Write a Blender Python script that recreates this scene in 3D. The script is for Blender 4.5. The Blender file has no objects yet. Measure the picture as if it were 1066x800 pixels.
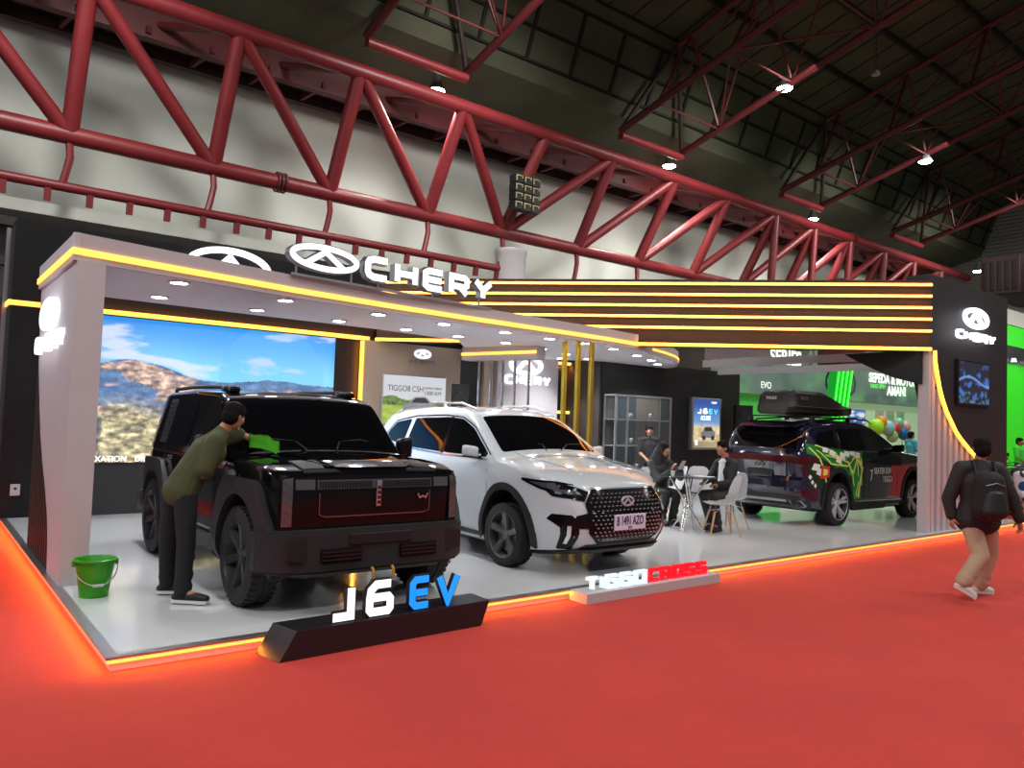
import bpy, bmesh, math, random
from math import sin, cos, pi, sqrt, radians, atan2
from mathutils import Vector, Matrix, noise
from mathutils.bvhtree import BVHTree
from mathutils.geometry import delaunay_2d_cdt

random.seed(7)
SC = bpy.context.scene
COL = SC.collection
ROOTM = {}

# ------------------------------------------------------------------ helpers
def mat(name, color=(.8, .8, .8), rough=.5, metal=0., emit=None, es=0., coat=0., trans=0., alpha=1., ior=1.45, noise_amt=0., noise_scale=8., bump=0., bump_scale=60., spec=.5, ec=None):
    m = bpy.data.materials.new(name); m.use_nodes = True
    nt = m.node_tree; b = nt.nodes['Principled BSDF']
    b.inputs['Base Color'].default_value = (*color, 1)
    b.inputs['Roughness'].default_value = rough
    b.inputs['Metallic'].default_value = metal
    b.inputs['IOR'].default_value = ior
    b.inputs['Specular IOR Level'].default_value = spec
    if coat: b.inputs['Coat Weight'].default_value = coat; b.inputs['Coat Roughness'].default_value = .03
    if trans: b.inputs['Transmission Weight'].default_value = trans
    if alpha < 1: b.inputs['Alpha'].default_value = alpha
    if emit: b.inputs['Emission Color'].default_value = (*emit, 1); b.inputs['Emission Strength'].default_value = es
    if noise_amt or bump:
        tc = nt.nodes.new('ShaderNodeTexCoord')
    if noise_amt:
        n = nt.nodes.new('ShaderNodeTexNoise'); n.inputs['Scale'].default_value = noise_scale; n.inputs['Detail'].default_value = 6
        nt.links.new(tc.outputs['Object'], n.inputs['Vector'])
        r = nt.nodes.new('ShaderNodeMapRange'); r.inputs['From Min'].default_value = .3; r.inputs['From Max'].default_value = .7
        r.inputs['To Min'].default_value = 1 - noise_amt; r.inputs['To Max'].default_value = 1 + noise_amt
        nt.links.new(n.outputs['Fac'], r.inputs['Value'])
        x = nt.nodes.new('ShaderNodeVectorMath'); x.operation = 'SCALE'; x.inputs[0].default_value = color
        nt.links.new(r.outputs['Result'], x.inputs['Scale']); nt.links.new(x.outputs['Vector'], b.inputs['Base Color'])
    if bump:
        n2 = nt.nodes.new('ShaderNodeTexNoise'); n2.inputs['Scale'].default_value = bump_scale; n2.inputs['Detail'].default_value = 4
        nt.links.new(tc.outputs['Object'], n2.inputs['Vector'])
        bp = nt.nodes.new('ShaderNodeBump'); bp.inputs['Strength'].default_value = bump; bp.inputs['Distance'].default_value = .02
        nt.links.new(n2.outputs['Fac'], bp.inputs['Height']); nt.links.new(bp.outputs['Normal'], b.inputs['Normal'])
    return m

def mat_vc(name, es=0., rough=.4, layer='Col'):
    """colour from a painted attribute: a printed or glowing picture"""
    m = bpy.data.materials.new(name); m.use_nodes = True
    nt = m.node_tree; b = nt.nodes['Principled BSDF']
    a = nt.nodes.new('ShaderNodeAttribute'); a.attribute_name = layer
    b.inputs['Roughness'].default_value = rough
    if es:
        b.inputs['Base Color'].default_value = (.02, .02, .02, 1)
        nt.links.new(a.outputs['Color'], b.inputs['Emission Color']); b.inputs['Emission Strength'].default_value = es
    else:
        nt.links.new(a.outputs['Color'], b.inputs['Base Color'])
    return m

def srgb(r, g, b):
    f = lambda c: (c / 255 / 12.92) if c <= 10 else ((c / 255 + .055) / 1.055) ** 2.4
    return (f(r), f(g), f(b))

def link(o, parent=None):
    COL.objects.link(o)
    if parent is not None: o.parent = parent
    return o

def tag(o, label=None, cat=None, group=None, kind=None):
    if label: o['label'] = label
    if cat: o['category'] = cat
    if group: o['group'] = group
    if kind: o['kind'] = kind
    return o

def thing(name, label, cat, loc=(0, 0, 0), rz=0., group=None, scale=1.):
    o = bpy.data.objects.new(name, None); o.empty_display_size = .1
    COL.objects.link(o); o.location = loc; o.rotation_euler = (0, 0, rz); o.scale = (scale,) * 3
    tag(o, label, cat, group)
    ROOTM[o.name] = (Matrix.Translation(loc) @ Matrix.Rotation(rz, 4, 'Z') @ Matrix.Scale(scale, 4)).inverted()
    return o

class MB:
    """collects shapes, then links them as ONE mesh object"""
    def __init__(s): s.bm = bmesh.new(); s.mi = 0
    def _f(s, vs):
        try:
            f = s.bm.faces.new(vs); f.material_index = s.mi; return f
        except ValueError: return None
    def poly(s, pts): return s._f([s.bm.verts.new(p) for p in pts])
    def box(s, a, b, bev=0.):
        x0, y0, z0 = [min(a[i], b[i]) for i in range(3)]; x1, y1, z1 = [max(a[i], b[i]) for i in range(3)]
        return s.hexa([(x0, y0, z0), (x1, y0, z0), (x1, y1, z0), (x0, y1, z0), (x0, y0, z1), (x1, y0, z1), (x1, y1, z1), (x0, y1, z1)], bev)
    def hexa(s, p, bev=0.):
        v = [s.bm.verts.new(q) for q in p]; fs = []
        for i in ((0, 3, 2, 1), (4, 5, 6, 7), (0, 1, 5, 4), (1, 2, 6, 5), (2, 3, 7, 6), (3, 0, 4, 7)): fs.append(s._f([v[k] for k in i]))
        if bev:
            es = {e for f in fs for e in f.edges}
            r = bmesh.ops.bevel(s.bm, geom=list(es), offset=bev, segments=2, affect='EDGES', profile=.5)
            for f in r['faces']: f.material_index = s.mi
        return s
    def obox(s, c, u, v, w, bev=0.):
        """box about centre c with half vectors u v w"""
        c, u, v, w = Vector(c), Vector(u), Vector(v), Vector(w)
        return s.hexa([c - u - v - w, c + u - v - w, c + u + v - w, c - u + v - w, c - u - v + w, c + u - v + w, c + u + v + w, c - u + v + w], bev)
    def bar(s, a, b, w, h=None, up=(0, 0, 1)):
        a, b = Vector(a), Vector(b); h = h or w; d = (b - a); L = d.length; d.normalize()
        sd = d.cross(Vector(up))
        if sd.length < 1e-4: sd = d.cross(Vector((1, 0, 0)))
        sd.normalize(); u2 = sd.cross(d)
        return s.obox((a + b) / 2, d * L / 2, sd * w / 2, u2 * h / 2)
    def tube(s, pts, r, n=10, cap=True, flat=None):
        pts = [Vector(p) for p in pts]; R = r if isinstance(r, (list, tuple)) else [r] * len(pts); rings = []
        ref = None
        for i, p in enumerate(pts):
            d = (pts[min(i + 1, len(pts) - 1)] - pts[max(i - 1, 0)]).normalized()
            if ref is None: ref = d.cross(Vector((0, 0, 1))) if abs(d.z) < .95 else d.cross(Vector((1, 0, 0)))
            ref = (ref - d * ref.dot(d)).normalized(); v = d.cross(ref)
            rings.append([s.bm.verts.new(p + (ref * cos(2 * pi * k / n) + v * sin(2 * pi * k / n)) * R[i]) for k in range(n)])
        for a, b in zip(rings, rings[1:]):
            for k in range(n): s._f([a[k], a[(k + 1) % n], b[(k + 1) % n], b[k]])
        if cap: s._f(rings[0][::-1]); s._f(rings[-1])
        return s
    def lathe(s, prof, c=(0, 0, 0), axis=(0, 0, 1), n=24, closed=False, a0=0., a1=2 * pi, cap=True):
        """prof: (radius, height) pairs about the axis through c"""
        ax = Vector(axis).normalized(); c = Vector(c)
        u = ax.cross(Vector((0, 0, 1))) if abs(ax.z) < .9 else ax.cross(Vector((1, 0, 0)))
        u.normalize(); v = ax.cross(u); rings = []
        for r, h in prof:
            rings.append([s.bm.verts.new(c + ax * h + (u * cos(a0 + (a1 - a0) * k / n) + v * sin(a0 + (a1 - a0) * k / n)) * max(r, 1e-4)) for k in range(n)])
        if closed: rings.append(rings[0])
        for a, b in zip(rings, rings[1:]):
            for k in range(n): s._f([a[k], a[(k + 1) % n], b[(k + 1) % n], b[k]])
        if not closed and cap:
            if prof[0][0] > 1e-3: s._f(rings[0][::-1])
            if prof[-1][0] > 1e-3: s._f(rings[-1])
        return s
    def prism(s, pts2, org, u, v, w, d0=0., d1=.05):
        """polygon pts2 in the (u, v) plane at org, pushed along w from d0 to d1"""
        org, u, v, w = Vector(org), Vector(u), Vector(v), Vector(w)
        A = [s.bm.verts.new(org + u * x + v * y + w * d0) for x, y in pts2]; B = [s.bm.verts.new(org + u * x + v * y + w * d1) for x, y in pts2]
        n = len(A); s._f(A[::-1]); s._f(B)
        for k in range(n): s._f([A[k], A[(k + 1) % n], B[(k + 1) % n], B[k]])
        return s
    def ball(s, c, r, n=12, m=8):
        c = Vector(c); rx, ry, rz = (r, r, r) if not isinstance(r, (tuple, list)) else r; rings = []
        for j in range(1, m):
            t = pi * j / m; rings.append([s.bm.verts.new(c + Vector((rx * sin(t) * cos(2 * pi * k / n), ry * sin(t) * sin(2 * pi * k / n), rz * cos(t)))) for k in range(n)])
        T = s.bm.verts.new(c + Vector((0, 0, rz))); Bv = s.bm.verts.new(c - Vector((0, 0, rz)))
        for k in range(n): s._f([T, rings[0][k], rings[0][(k + 1) % n]]); s._f([rings[-1][k], Bv, rings[-1][(k + 1) % n]])
        for a, b in zip(rings, rings[1:]):
            for k in range(n): s._f([a[k], b[k], b[(k + 1) % n], a[(k + 1) % n]])
        return s
    def stroke(s, pts, w, org, u, v, nrm, d0, d1, closed=False):
        """a letter stroke of width w along 2-D points, mitred, extruded from d0 to d1 along nrm"""
        P = [Vector(p) for p in pts]; n = len(P); L, Rr = [], []
        for i in range(n):
            if closed: a, b = P[(i - 1) % n], P[(i + 1) % n]
            else: a, b = P[max(i - 1, 0)], P[min(i + 1, n - 1)]
            d1_ = (P[i] - a); d2_ = (b - P[i])
            if d1_.length < 1e-9: d1_ = d2_
            if d2_.length < 1e-9: d2_ = d1_
            d1_ = d1_.normalized(); d2_ = d2_.normalized()
            n1 = Vector((-d1_.y, d1_.x)); n2 = Vector((-d2_.y, d2_.x)); m = (n1 + n2)
            m = m.normalized() if m.length > 1e-6 else n1
            k = 1 / max(.45, m.dot(n1)); L.append(P[i] + m * w / 2 * k); Rr.append(P[i] - m * w / 2 * k)
        org, u, v, nrm = Vector(org), Vector(u), Vector(v), Vector(nrm)
        mk = lambda q, d: s.bm.verts.new(org + u * q.x + v * q.y + nrm * d)
        A = [mk(q, d0) for q in L]; B = [mk(q, d0) for q in Rr]; C = [mk(q, d1) for q in L]; D = [mk(q, d1) for q in Rr]
        rng = range(n if closed else n - 1)
        for i in rng:
            j = (i + 1) % n
            s._f([C[i], C[j], D[j], D[i]]); s._f([A[i], B[i], B[j], A[j]]); s._f([A[i], A[j], C[j], C[i]]); s._f([B[i], D[i], D[j], B[j]])
        if not closed: s._f([A[0], C[0], D[0], B[0]]); s._f([A[-1], B[-1], D[-1], C[-1]])
        return s
    def build(s, name, m, parent=None, smooth=False, local=False, weld=False, recalc=True):
        bm = s.bm
        if weld: bmesh.ops.remove_doubles(bm, verts=bm.verts, dist=1e-5)
        if parent is not None and not local:
            r = parent
            while r.name not in ROOTM and r.parent: r = r.parent
            if r.name in ROOTM: bmesh.ops.transform(bm, matrix=ROOTM[r.name], verts=bm.verts)
        if recalc: bmesh.ops.recalc_face_normals(bm, faces=bm.faces)
        me = bpy.data.meshes.new(name); bm.to_mesh(me); bm.free()
        for x in (m if isinstance(m, (list, tuple)) else [m]): me.materials.append(x)
        if smooth: smooth_by_angle(me, smooth if not isinstance(smooth, bool) else 40)
        o = bpy.data.objects.new(name, me); link(o, parent); return o

def smooth_by_angle(me, ang):
    me.polygons.foreach_set('use_smooth', [True] * len(me.polygons))
    bm = bmesh.new(); bm.from_mesh(me); a = radians(ang)
    for e in bm.edges:
        e.smooth = not (len(e.link_faces) == 2 and e.calc_face_angle(0) > a) and len(e.link_faces) == 2
    bm.to_mesh(me); bm.free()

def tree_copy(o, parent=None):
    c = o.copy(); COL.objects.link(c)
    if parent is not None: c.parent = parent
    for ch in [x for x in bpy.data.objects if x.parent == o]: tree_copy(ch, c)
    return c

LET = {
 'C': [[(1, 1), (.3, 1), (.08, .9), (0, .72), (0, .28), (.08, .1), (.3, 0), (1, 0)]],
 'H': [[(0, 0), (0, 1)], [(1, 0), (1, 1)], [(0, .5), (1, .5)]],
 'E': [[(1, 1), (.2, 1), (0, .85), (0, .15), (.2, 0), (1, 0)], [(0, .5), (.95, .5)]],
 'R': [[(0, 0), (0, 1), (.85, 1), (1, .88), (1, .55), (.85, .42), (0, .42)], [(.55, .42), (1, 0)]],
 'Y': [[(0, 1), (.5, .48), (1, 1)], [(.5, .5), (.5, 0)]],
 'T': [[(0, 1), (1, 1)], [(.5, 1), (.5, 0)]], 'I': [[(0, 0), (0, 1)]],
 'G': [[(1, 1), (0, 1), (0, 0), (1, 0), (1, .52), (.5, .52)]],
 'O': [[(0, .5), (0, 1), (1, 1), (1, 0), (0, 0), (0, .5)]],
 'S': [[(1, 1), (0, 1), (0, .5), (1, .5), (1, 0), (0, 0)]],
 'J': [[(.8, 1), (.8, .0), (0, .0)]],
 '6': [[(1, 1), (.3, 1), (.05, .8), (0, .5), (0, .1), (.1, 0), (.9, 0), (1, .1), (1, .42), (.9, .52), (0, .52)]],
 'V': [[(0, 1), (.5, 0), (1, 1)]],
}
def letters(txt, m, parent, org, u, v, nrm, h, wl, gap, sw, d0, d1, name='letter', mcase=None, slant=0., widths=None):
    """block letters, each its own part; u is the reading direction"""
    u, v = Vector(u).normalized(), Vector(v).normalized(); x = 0
    for i, ch in enumerate(txt):
        if ch == ' ': x += wl * .5 + gap; continue
        w = 0 if ch == 'I' else (widths or {}).get(ch, wl)
        def mkp(g, extra, e0, e1):
            for st in LET[ch]:
                pts = [(x + px * w + py * h * slant, py * h) for px, py in st]
                g.stroke(pts, sw + extra, Vector(org) + u * sw / 2 + v * sw / 2, u, v, nrm, e0, e1)
        g = MB(); mkp(g, 0, d1 - .004 if mcase else d0, d1 + (.001 if mcase else 0)); o = g.build(name, m, parent)
        if mcase:
            g = MB(); mkp(g, sw * .35, d0, d1 - .004); g.build('letter_case', mcase, o)
        x += w + sw + gap
    return x

def text_obj(txt, m, parent, org, u, v, size, depth=.002, name='lettering', align='LEFT', bold=0., xs=1.):
    cu = bpy.data.curves.new('lettering', 'FONT'); cu.body = txt; cu.size = size; cu.extrude = depth; cu.align_x = align; cu.offset = bold
    o = bpy.data.objects.new('tmp_text', cu); COL.objects.link(o)
    dg = bpy.context.evaluated_depsgraph_get(); dg.update()
    me = bpy.data.meshes.new_from_object(o.evaluated_get(dg)); bpy.data.objects.remove(o); bpy.data.curves.remove(cu)
    u, v = Vector(u).normalized(), Vector(v).normalized(); w = u.cross(v)
    M = Matrix(((u.x * xs, v.x, w.x, org[0]), (u.y * xs, v.y, w.y, org[1]), (u.z * xs, v.z, w.z, org[2]), (0, 0, 0, 1)))
    if parent is not None:
        r = parent
        while r.name not in ROOTM and r.parent: r = r.parent
        if r.name in ROOTM: M = ROOTM[r.name] @ M
    me.transform(M); me.materials.clear(); me.materials.append(m)
    me.name = name; t = bpy.data.objects.new(name, me); return link(t, parent)

def logo_oval(m, parent, c, u, v, nrm, rx, ry, w, d0, d1, name='emblem', mcase=None):
    """oval ring with an open wedge standing in it"""
    def mk(g, ex, e0, e1):
        ring = [(rx * cos(2 * pi * k / 40), ry * sin(2 * pi * k / 40)) for k in range(40)]
        g.stroke(ring, w + ex, c, u, v, nrm, e0, e1, closed=True)
        g.stroke([(-rx * .58, -ry * .72), (0, ry * .62), (rx * .58, -ry * .72)], w * .95 + ex, c, u, v, nrm, e0, e1)
    g = MB(); mk(g, 0, d1 - .004 if mcase else d0, d1 + (.001 if mcase else 0)); o = g.build(name, m, parent)
    if mcase: g = MB(); mk(g, w * .3, d0, d1 - .004); g.build('emblem_case', mcase, o)
    return o

def picture(name, m, parent, org, u, v, W, H, nx, nz, fn):
    """a fine grid of W x H at org whose face colours come from fn(s, t), s and t in 0..1"""
    org, u, v = Vector(org), Vector(u), Vector(v)
    if parent is not None:
        r = parent
        while r.name not in ROOTM and r.parent: r = r.parent
        M = ROOTM.get(r.name, Matrix())
    else: M = Matrix()
    vs = [M @ (org + u * (W * i / nx) + v * (H * j / nz)) for j in range(nz + 1) for i in range(nx + 1)]
    fs = [(j * (nx + 1) + i, j * (nx + 1) + i + 1, (j + 1) * (nx + 1) + i + 1, (j + 1) * (nx + 1) + i) for j in range(nz) for i in range(nx)]
    me = bpy.data.meshes.new(name); me.from_pydata(vs, [], fs)
    ca = me.color_attributes.new('Col', 'FLOAT_COLOR', 'POINT'); buf = []
    for j in range(nz + 1):
        for i in range(nx + 1): c = fn(i / nx, j / nz); buf += [c[0], c[1], c[2], 1.]
    ca.data.foreach_set('color', buf); me.materials.append(m)
    o = bpy.data.objects.new(name, me); return link(o, parent)

def smst(a, b, x): t = min(1, max(0, (x - a) / (b - a))); return t * t * (3 - 2 * t)
def mix(a, b, t): return tuple(a[i] + (b[i] - a[i]) * t for i in range(3))
def fbm(x, y, o=4, s=0.): return sum(noise.noise(Vector((x * 2 ** k, y * 2 ** k, s + k * 7.3))) / 2 ** k for k in range(o))

def area(name, loc, size, energy, color, rot=None, sy=None, look=None, spread=None):
    L = bpy.data.lights.new(name, 'AREA'); L.energy = energy; L.color = color; L.shape = 'RECTANGLE'; L.size = size; L.size_y = sy or size
    if spread: L.spread = radians(spread)
    o = bpy.data.objects.new(name, L); o.location = loc
    if look is not None: o.rotation_euler = (Vector(look) - Vector(loc)).to_track_quat('-Z', 'Y').to_euler()
    elif rot: o.rotation_euler = rot
    COL.objects.link(o); return o

# ------------------------------------------------------------------ materials
M = {}
M['white'] = mat('white_panel', srgb(190, 184, 187), .55, noise_amt=.03, noise_scale=2)
M['ceil'] = mat('white_ceiling', srgb(232, 232, 240), .6)
M['black'] = mat('black_panel', (.008, .008, .009), .42, spec=.35)
M['black_soft'] = mat('charcoal_panel', (.022, .020, .021), .5)
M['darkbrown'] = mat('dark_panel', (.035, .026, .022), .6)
M['beige'] = mat('beige_panel', srgb(176, 160, 144), .6)
M['gold'] = mat('gold_metal', (.75, .55, .08), .3, 1.)
M['chrome_dark'] = mat('dark_chrome', (.3, .3, .31), .2, 1.)
M['chrome'] = mat('chrome', (.75, .75, .77), .12, 1.)
M['alu'] = mat('aluminium', (.45, .45, .46), .35, .9)
M['strip'] = mat('amber_strip', (1, .6, .1), .5, emit=(1., .46, .075), es=1.75)
M['stripdim'] = mat('amber_strip_upper', (1, .6, .1), .5, emit=(1., .56, .16), es=1.9)
M['glow_white'] = mat('lit_white', (.9, .9, .95), .5, emit=(.86, .89, 1.), es=1.6)
M['glow_soft'] = mat('lit_white_soft', (.9, .9, .95), .5, emit=(.8, .84, 1.), es=1.0)
M['downlight'] = mat('downlight_glass', (1, 1, 1), .5, emit=(.95, .97, 1.), es=14.)
M['highbay'] = mat('highbay_glass', (1, 1, 1), .5, emit=(1., 1., .92), es=60.)
M['lampbody'] = mat('lamp_body', (.05, .05, .05), .5)
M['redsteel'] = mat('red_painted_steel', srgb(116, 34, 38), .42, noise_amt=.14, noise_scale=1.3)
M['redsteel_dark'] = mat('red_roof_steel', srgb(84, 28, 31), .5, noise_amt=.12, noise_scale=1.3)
M['concrete'] = mat('painted_concrete', srgb(178, 179, 172), .85, noise_amt=.07, noise_scale=.35)
M['roof'] = mat('dark_roof_deck', srgb(72, 73, 56), .9, noise_amt=.2, noise_scale=.5)
M['rooftrim'] = mat('dark_roof_rib', srgb(26, 25, 21), .8)
M['darksteel'] = mat('dark_steel', (.03, .012, .012), .6)
M['floorwhite'] = mat('glossy_white_floor', srgb(218, 220, 222), .10, coat=.3, noise_amt=.025, noise_scale=.8)
M['paint_k'] = mat('gloss_black_paint', (.004, .004, .005), .06, spec=.34)
M['paint_w'] = mat('pearl_white_paint', (.60, .65, .69), .2, coat=1.)
M['paint_b'] = mat('dark_blue_paint', (.009, .008, .026), .10, coat=1.)
M['glass_k'] = mat('tinted_glass', (.003, .003, .004), .03, spec=.36)
M['plastic'] = mat('black_plastic', (.012, .012, .013), .5, bump=.1, bump_scale=150)
M['plastic_gloss'] = mat('gloss_black_trim', (.005, .005, .006), .12, spec=.3)
M['grey_plastic'] = mat('dark_grey_plastic', (.024, .025, .028), .5, spec=.35)
M['rubber'] = mat('tyre_rubber', (.012, .012, .012), .75)
M['rim_dark'] = mat('dark_alloy', (.035, .036, .04), .35, .3)
M['rim_gun'] = mat('gunmetal_alloy', (.12, .12, .125), .3, .4)
M['rim_sil'] = mat('machined_alloy', (.62, .62, .65), .3, .4)
M['red_lens'] = mat('red_tail_lens', (.07, .004, .007), .15)
M['lamp_lens'] = mat('clear_lamp_lens', (.10, .10, .11), .06, .3, coat=1.)
M['headlight_glow'] = mat('lamp_element', (.5, .5, .55), .1, .8)
M['grey_case'] = mat('dark_sign_case', (.02, .02, .022), .4)
# ------------------------------------------------------------------ camera
F_, PITCH, YAW, ROLL = 796.0, .04624, .6667, .03476
Fv = Vector((cos(PITCH) * sin(YAW), cos(PITCH) * cos(YAW), sin(PITCH)))
r0 = Vector((cos(YAW), -sin(YAW), 0)); u0 = r0.cross(Fv)
Rv = r0 * cos(ROLL) + u0 * sin(ROLL); Uv = -r0 * sin(ROLL) + u0 * cos(ROLL)
cd = bpy.data.cameras.new('camera'); cam = bpy.data.objects.new('camera', cd); COL.objects.link(cam)
cam.matrix_world = Matrix(((Rv.x, Uv.x, -Fv.x, 0), (Rv.y, Uv.y, -Fv.y, 0), (Rv.z, Uv.z, -Fv.z, 1.75), (0, 0, 0, 1)))
cd.sensor_width = 36; cd.lens = F_ / 1066 * 36; cd.clip_end = 400
SC.camera = cam
SC.view_settings.view_transform = 'Standard'; SC.view_settings.look = 'None'
SC.view_settings.gamma = 1; SC.view_settings.use_curve_mapping = False; SC.view_settings.exposure = 0.0
try:
    SC.cycles.use_denoising = True; SC.cycles.max_bounces = 6; SC.cycles.diffuse_bounces = 3; SC.cycles.glossy_bounces = 4
    SC.cycles.sample_clamp_indirect = 6.
except Exception: pass
w = bpy.data.worlds.new('hall_ambient_fill'); SC.world = w; w.use_nodes = True
w.node_tree.nodes['Background'].inputs[0].default_value = (.75, .8, .9, 1); w.node_tree.nodes['Background'].inputs[1].default_value = .2  # weak ambient fill added to lift the whole hall

# ------------------------------------------------------------------ carpet and hall shell
def carpet_mat():
    m = mat('red_carpet', srgb(196, 62, 54), .9, noise_amt=0, bump=.35, bump_scale=220)
    nt = m.node_tree; b = nt.nodes['Principled BSDF']; tc = nt.nodes.new('ShaderNodeTexCoord')
    n1 = nt.nodes.new('ShaderNodeTexNoise'); n1.inputs['Scale'].default_value = .9; n1.inputs['Detail'].default_value = 8; n1.inputs['Roughness'].default_value = .65
    n2 = nt.nodes.new('ShaderNodeTexNoise'); n2.inputs['Scale'].default_value = 90; n2.inputs['Detail'].default_value = 3
    for n in (n1, n2): nt.links.new(tc.outputs['Object'], n.inputs['Vector'])
    ad = nt.nodes.new('ShaderNodeMath'); ad.operation = 'ADD'; nt.links.new(n1.outputs['Fac'], ad.inputs[0]); nt.links.new(n2.outputs['Fac'], ad.inputs[1])
    cr = nt.nodes.new('ShaderNodeMapRange'); cr.inputs['From Min'].default_value = .7; cr.inputs['From Max'].default_value = 1.3; cr.inputs['To Min'].default_value = .86; cr.inputs['To Max'].default_value = 1.12
    nt.links.new(ad.outputs[0], cr.inputs['Value'])
    x = nt.nodes.new('ShaderNodeVectorMath'); x.operation = 'SCALE'; x.inputs[0].default_value = srgb(196, 60, 52)
    nt.links.new(cr.outputs['Result'], x.inputs['Scale']); nt.links.new(x.outputs['Vector'], b.inputs['Base Color'])
    return m
g = MB(); g.poly([(-25, -14, -.012), (70, -14, -.012), (70, 30, -.012), (-25, 30, -.012)]); g.build('floor', mat('hall_concrete', (.14, .14, .135), .7, noise_amt=.1))['kind'] = 'structure'
g = MB(); g.box((-3, -3, -.01), (36, 15, 0)); g.build('floor_carpet', carpet_mat())['kind'] = 'structure'

g = MB(); g.box((-25, 27, 0), (60, 27.4, 13.45)); g.build('wall_back', M['concrete'])['kind'] = 'structure'
g = MB()
g.prism([(-14, 0), (27, 0), (27, 13.45), (23, 14.4), (21, 18), (-14, 27)], (60, 0, 0), (0, 1, 0), (0, 0, 1), (1, 0, 0), 0, .4)
def corr_mat():
    m = mat('ribbed_cladding', srgb(150, 148, 140), .8); nt = m.node_tree; b = nt.nodes['Principled BSDF']
    tc = nt.nodes.new('ShaderNodeTexCoord'); wv = nt.nodes.new('ShaderNodeTexWave'); wv.bands_direction = 'Z'; wv.inputs['Scale'].default_value = 1.2
    nt.links.new(tc.outputs['Object'], wv.inputs['Vector']); bp = nt.nodes.new('ShaderNodeBump'); bp.inputs['Strength'].default_value = .5; bp.inputs['Distance'].default_value = .1
    nt.links.new(wv.outputs['Fac'], bp.inputs['Height']); nt.links.new(bp.outputs['Normal'], b.inputs['Normal']); return m
g.build('wall_right', corr_mat())['kind'] = 'structure'
# pale ring beam below the rail, dark recess below it
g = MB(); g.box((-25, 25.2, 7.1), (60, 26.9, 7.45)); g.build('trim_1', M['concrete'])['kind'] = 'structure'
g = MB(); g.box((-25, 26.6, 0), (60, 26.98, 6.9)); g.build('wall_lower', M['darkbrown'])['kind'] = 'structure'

# roof: plain band, clerestory panels with ribs, sloping deck
def roof_z(y): return 18. + .27 * (20.9 - y)
g = MB()
g.poly([(-25, 26.9, 13.4), (60, 26.9, 13.4), (60, 22.2, 14.6), (-25, 22.2, 14.6)])
g.poly([(-25, 22.2, 14.6), (60, 22.2, 14.6), (60, 20.9, 18.), (-25, 20.9, 18.)])
g.poly([(-25, 20.9, 18.), (60, 20.9, 18.), (60, -12, roof_z(-12)), (-25, -12, roof_z(-12))])
g.build('ceiling', M['roof'])['kind'] = 'structure'
g = MB()
for t in (.18, .5, .84, 1.):
    y, z = 22.2 - 1.3 * t, 14.6 + 3.4 * t; g.bar((-25, y - .03, z), (60, y - .03, z), .12, .1)
x = -20.
while x < 60:
    g.bar((x, 22.2 - 1.3 * .18 - .03, 14.6 + 3.4 * .18), (x, 22.2 - 1.3 * .84 - .03, 14.6 + 3.4 * .84), .14, .1, up=(0, 1, .3)); x += 2.2
for k in range(12):
    y = 18.5 - 2.6 * k; g.bar((-25, y, roof_z(y) - .12), (60, y, roof_z(y) - .12), .14, .24)
for k in range(60):
    x = -20 + 1.35 * k; g.bar((x, 20.8, roof_z(20.8) - .02), (x, -12, roof_z(-12) - .02), .05, .03)
g.build('trim_2', M['rooftrim'])['kind'] = 'structure'
# soffit steel under the eave: dark red beams with ribs
soff = thing('eave_beam', 'long dark red steel eave beam with ribs along the top of the pale hall wall', 'beam', (18, 26, 12.9))
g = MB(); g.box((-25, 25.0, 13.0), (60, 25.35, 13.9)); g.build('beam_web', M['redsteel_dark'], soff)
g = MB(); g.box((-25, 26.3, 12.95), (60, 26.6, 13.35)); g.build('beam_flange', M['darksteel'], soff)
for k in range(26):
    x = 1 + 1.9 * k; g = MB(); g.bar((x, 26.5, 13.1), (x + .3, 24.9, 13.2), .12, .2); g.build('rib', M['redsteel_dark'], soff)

# big wall truss
tr = thing('wall_truss', 'huge red tubular lattice truss running the length of the pale hall wall', 'truss', (18, 24, 9))
TY, TZ, BY, BZ = 22.3, 12.8, 24., 9.15
def tubep(a, b, r, name, m, parent, n=12):
    g = MB(); g.tube([a, b], r, n); return g.build(name, m, parent, smooth=True)
tubep((-8, TY, TZ), (58, TY, TZ), .26, 'top_chord', M['redsteel'], tr)
tubep((-8, BY, BZ), (58, BY, BZ), .26, 'bottom_chord', M['redsteel'], tr)
tn = [-4.4, -.7, 3.1, 7.0, 10.86, 14.9, 18.8, 22.5, 26.5, 30.4, 34.4, 38.1, 41.9, 45.9, 49.8, 53.7]
bn = [-4.6, -.8, 3.07, 6.93, 10.76, 14.64, 18.13, 22.15, 25.95, 29.9, 33.9, 37.8, 41.6, 45.5, 49.4, 53.3]
for k in range(16):
    tubep((bn[k], BY, BZ), (tn[k], TY, TZ), .23, 'post', M['redsteel'], tr)
for k in range(15):
    if k < 6: a, b = (tn[k], TY, TZ), (bn[k + 1], BY, BZ)
    else: a, b = (tn[k + 1], TY, TZ), (bn[k], BY, BZ)
    tubep(a, b, .21, 'brace', M['redsteel'], tr)
for k in range(10, 16): tubep((tn[k], TY, TZ), (tn[k], TY + .5, 4.5), .2, 'column', M['redsteel'], tr)
for k in range(16):  # crank brackets below each node and ties back to the eave
    g = MB(); g.tube([(bn[k], BY, BZ - .1), (bn[k] + .05, BY, BZ - .6), (bn[k] - .02, BY, BZ - 1.), (bn[k] - .12, BY, BZ - 1.45)], .1, 8); g.build('bracket', M['redsteel'], tr, smooth=True)
    tubep((tn[k], TY, TZ), (tn[k] - 1.6, 25.1, 13.5), .12, 'tie', M['redsteel_dark'], tr)
tubep((-8, BY, 7.7), (18.4, BY, 7.7), .14, 'rail', M['redsteel'], tr)
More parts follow.
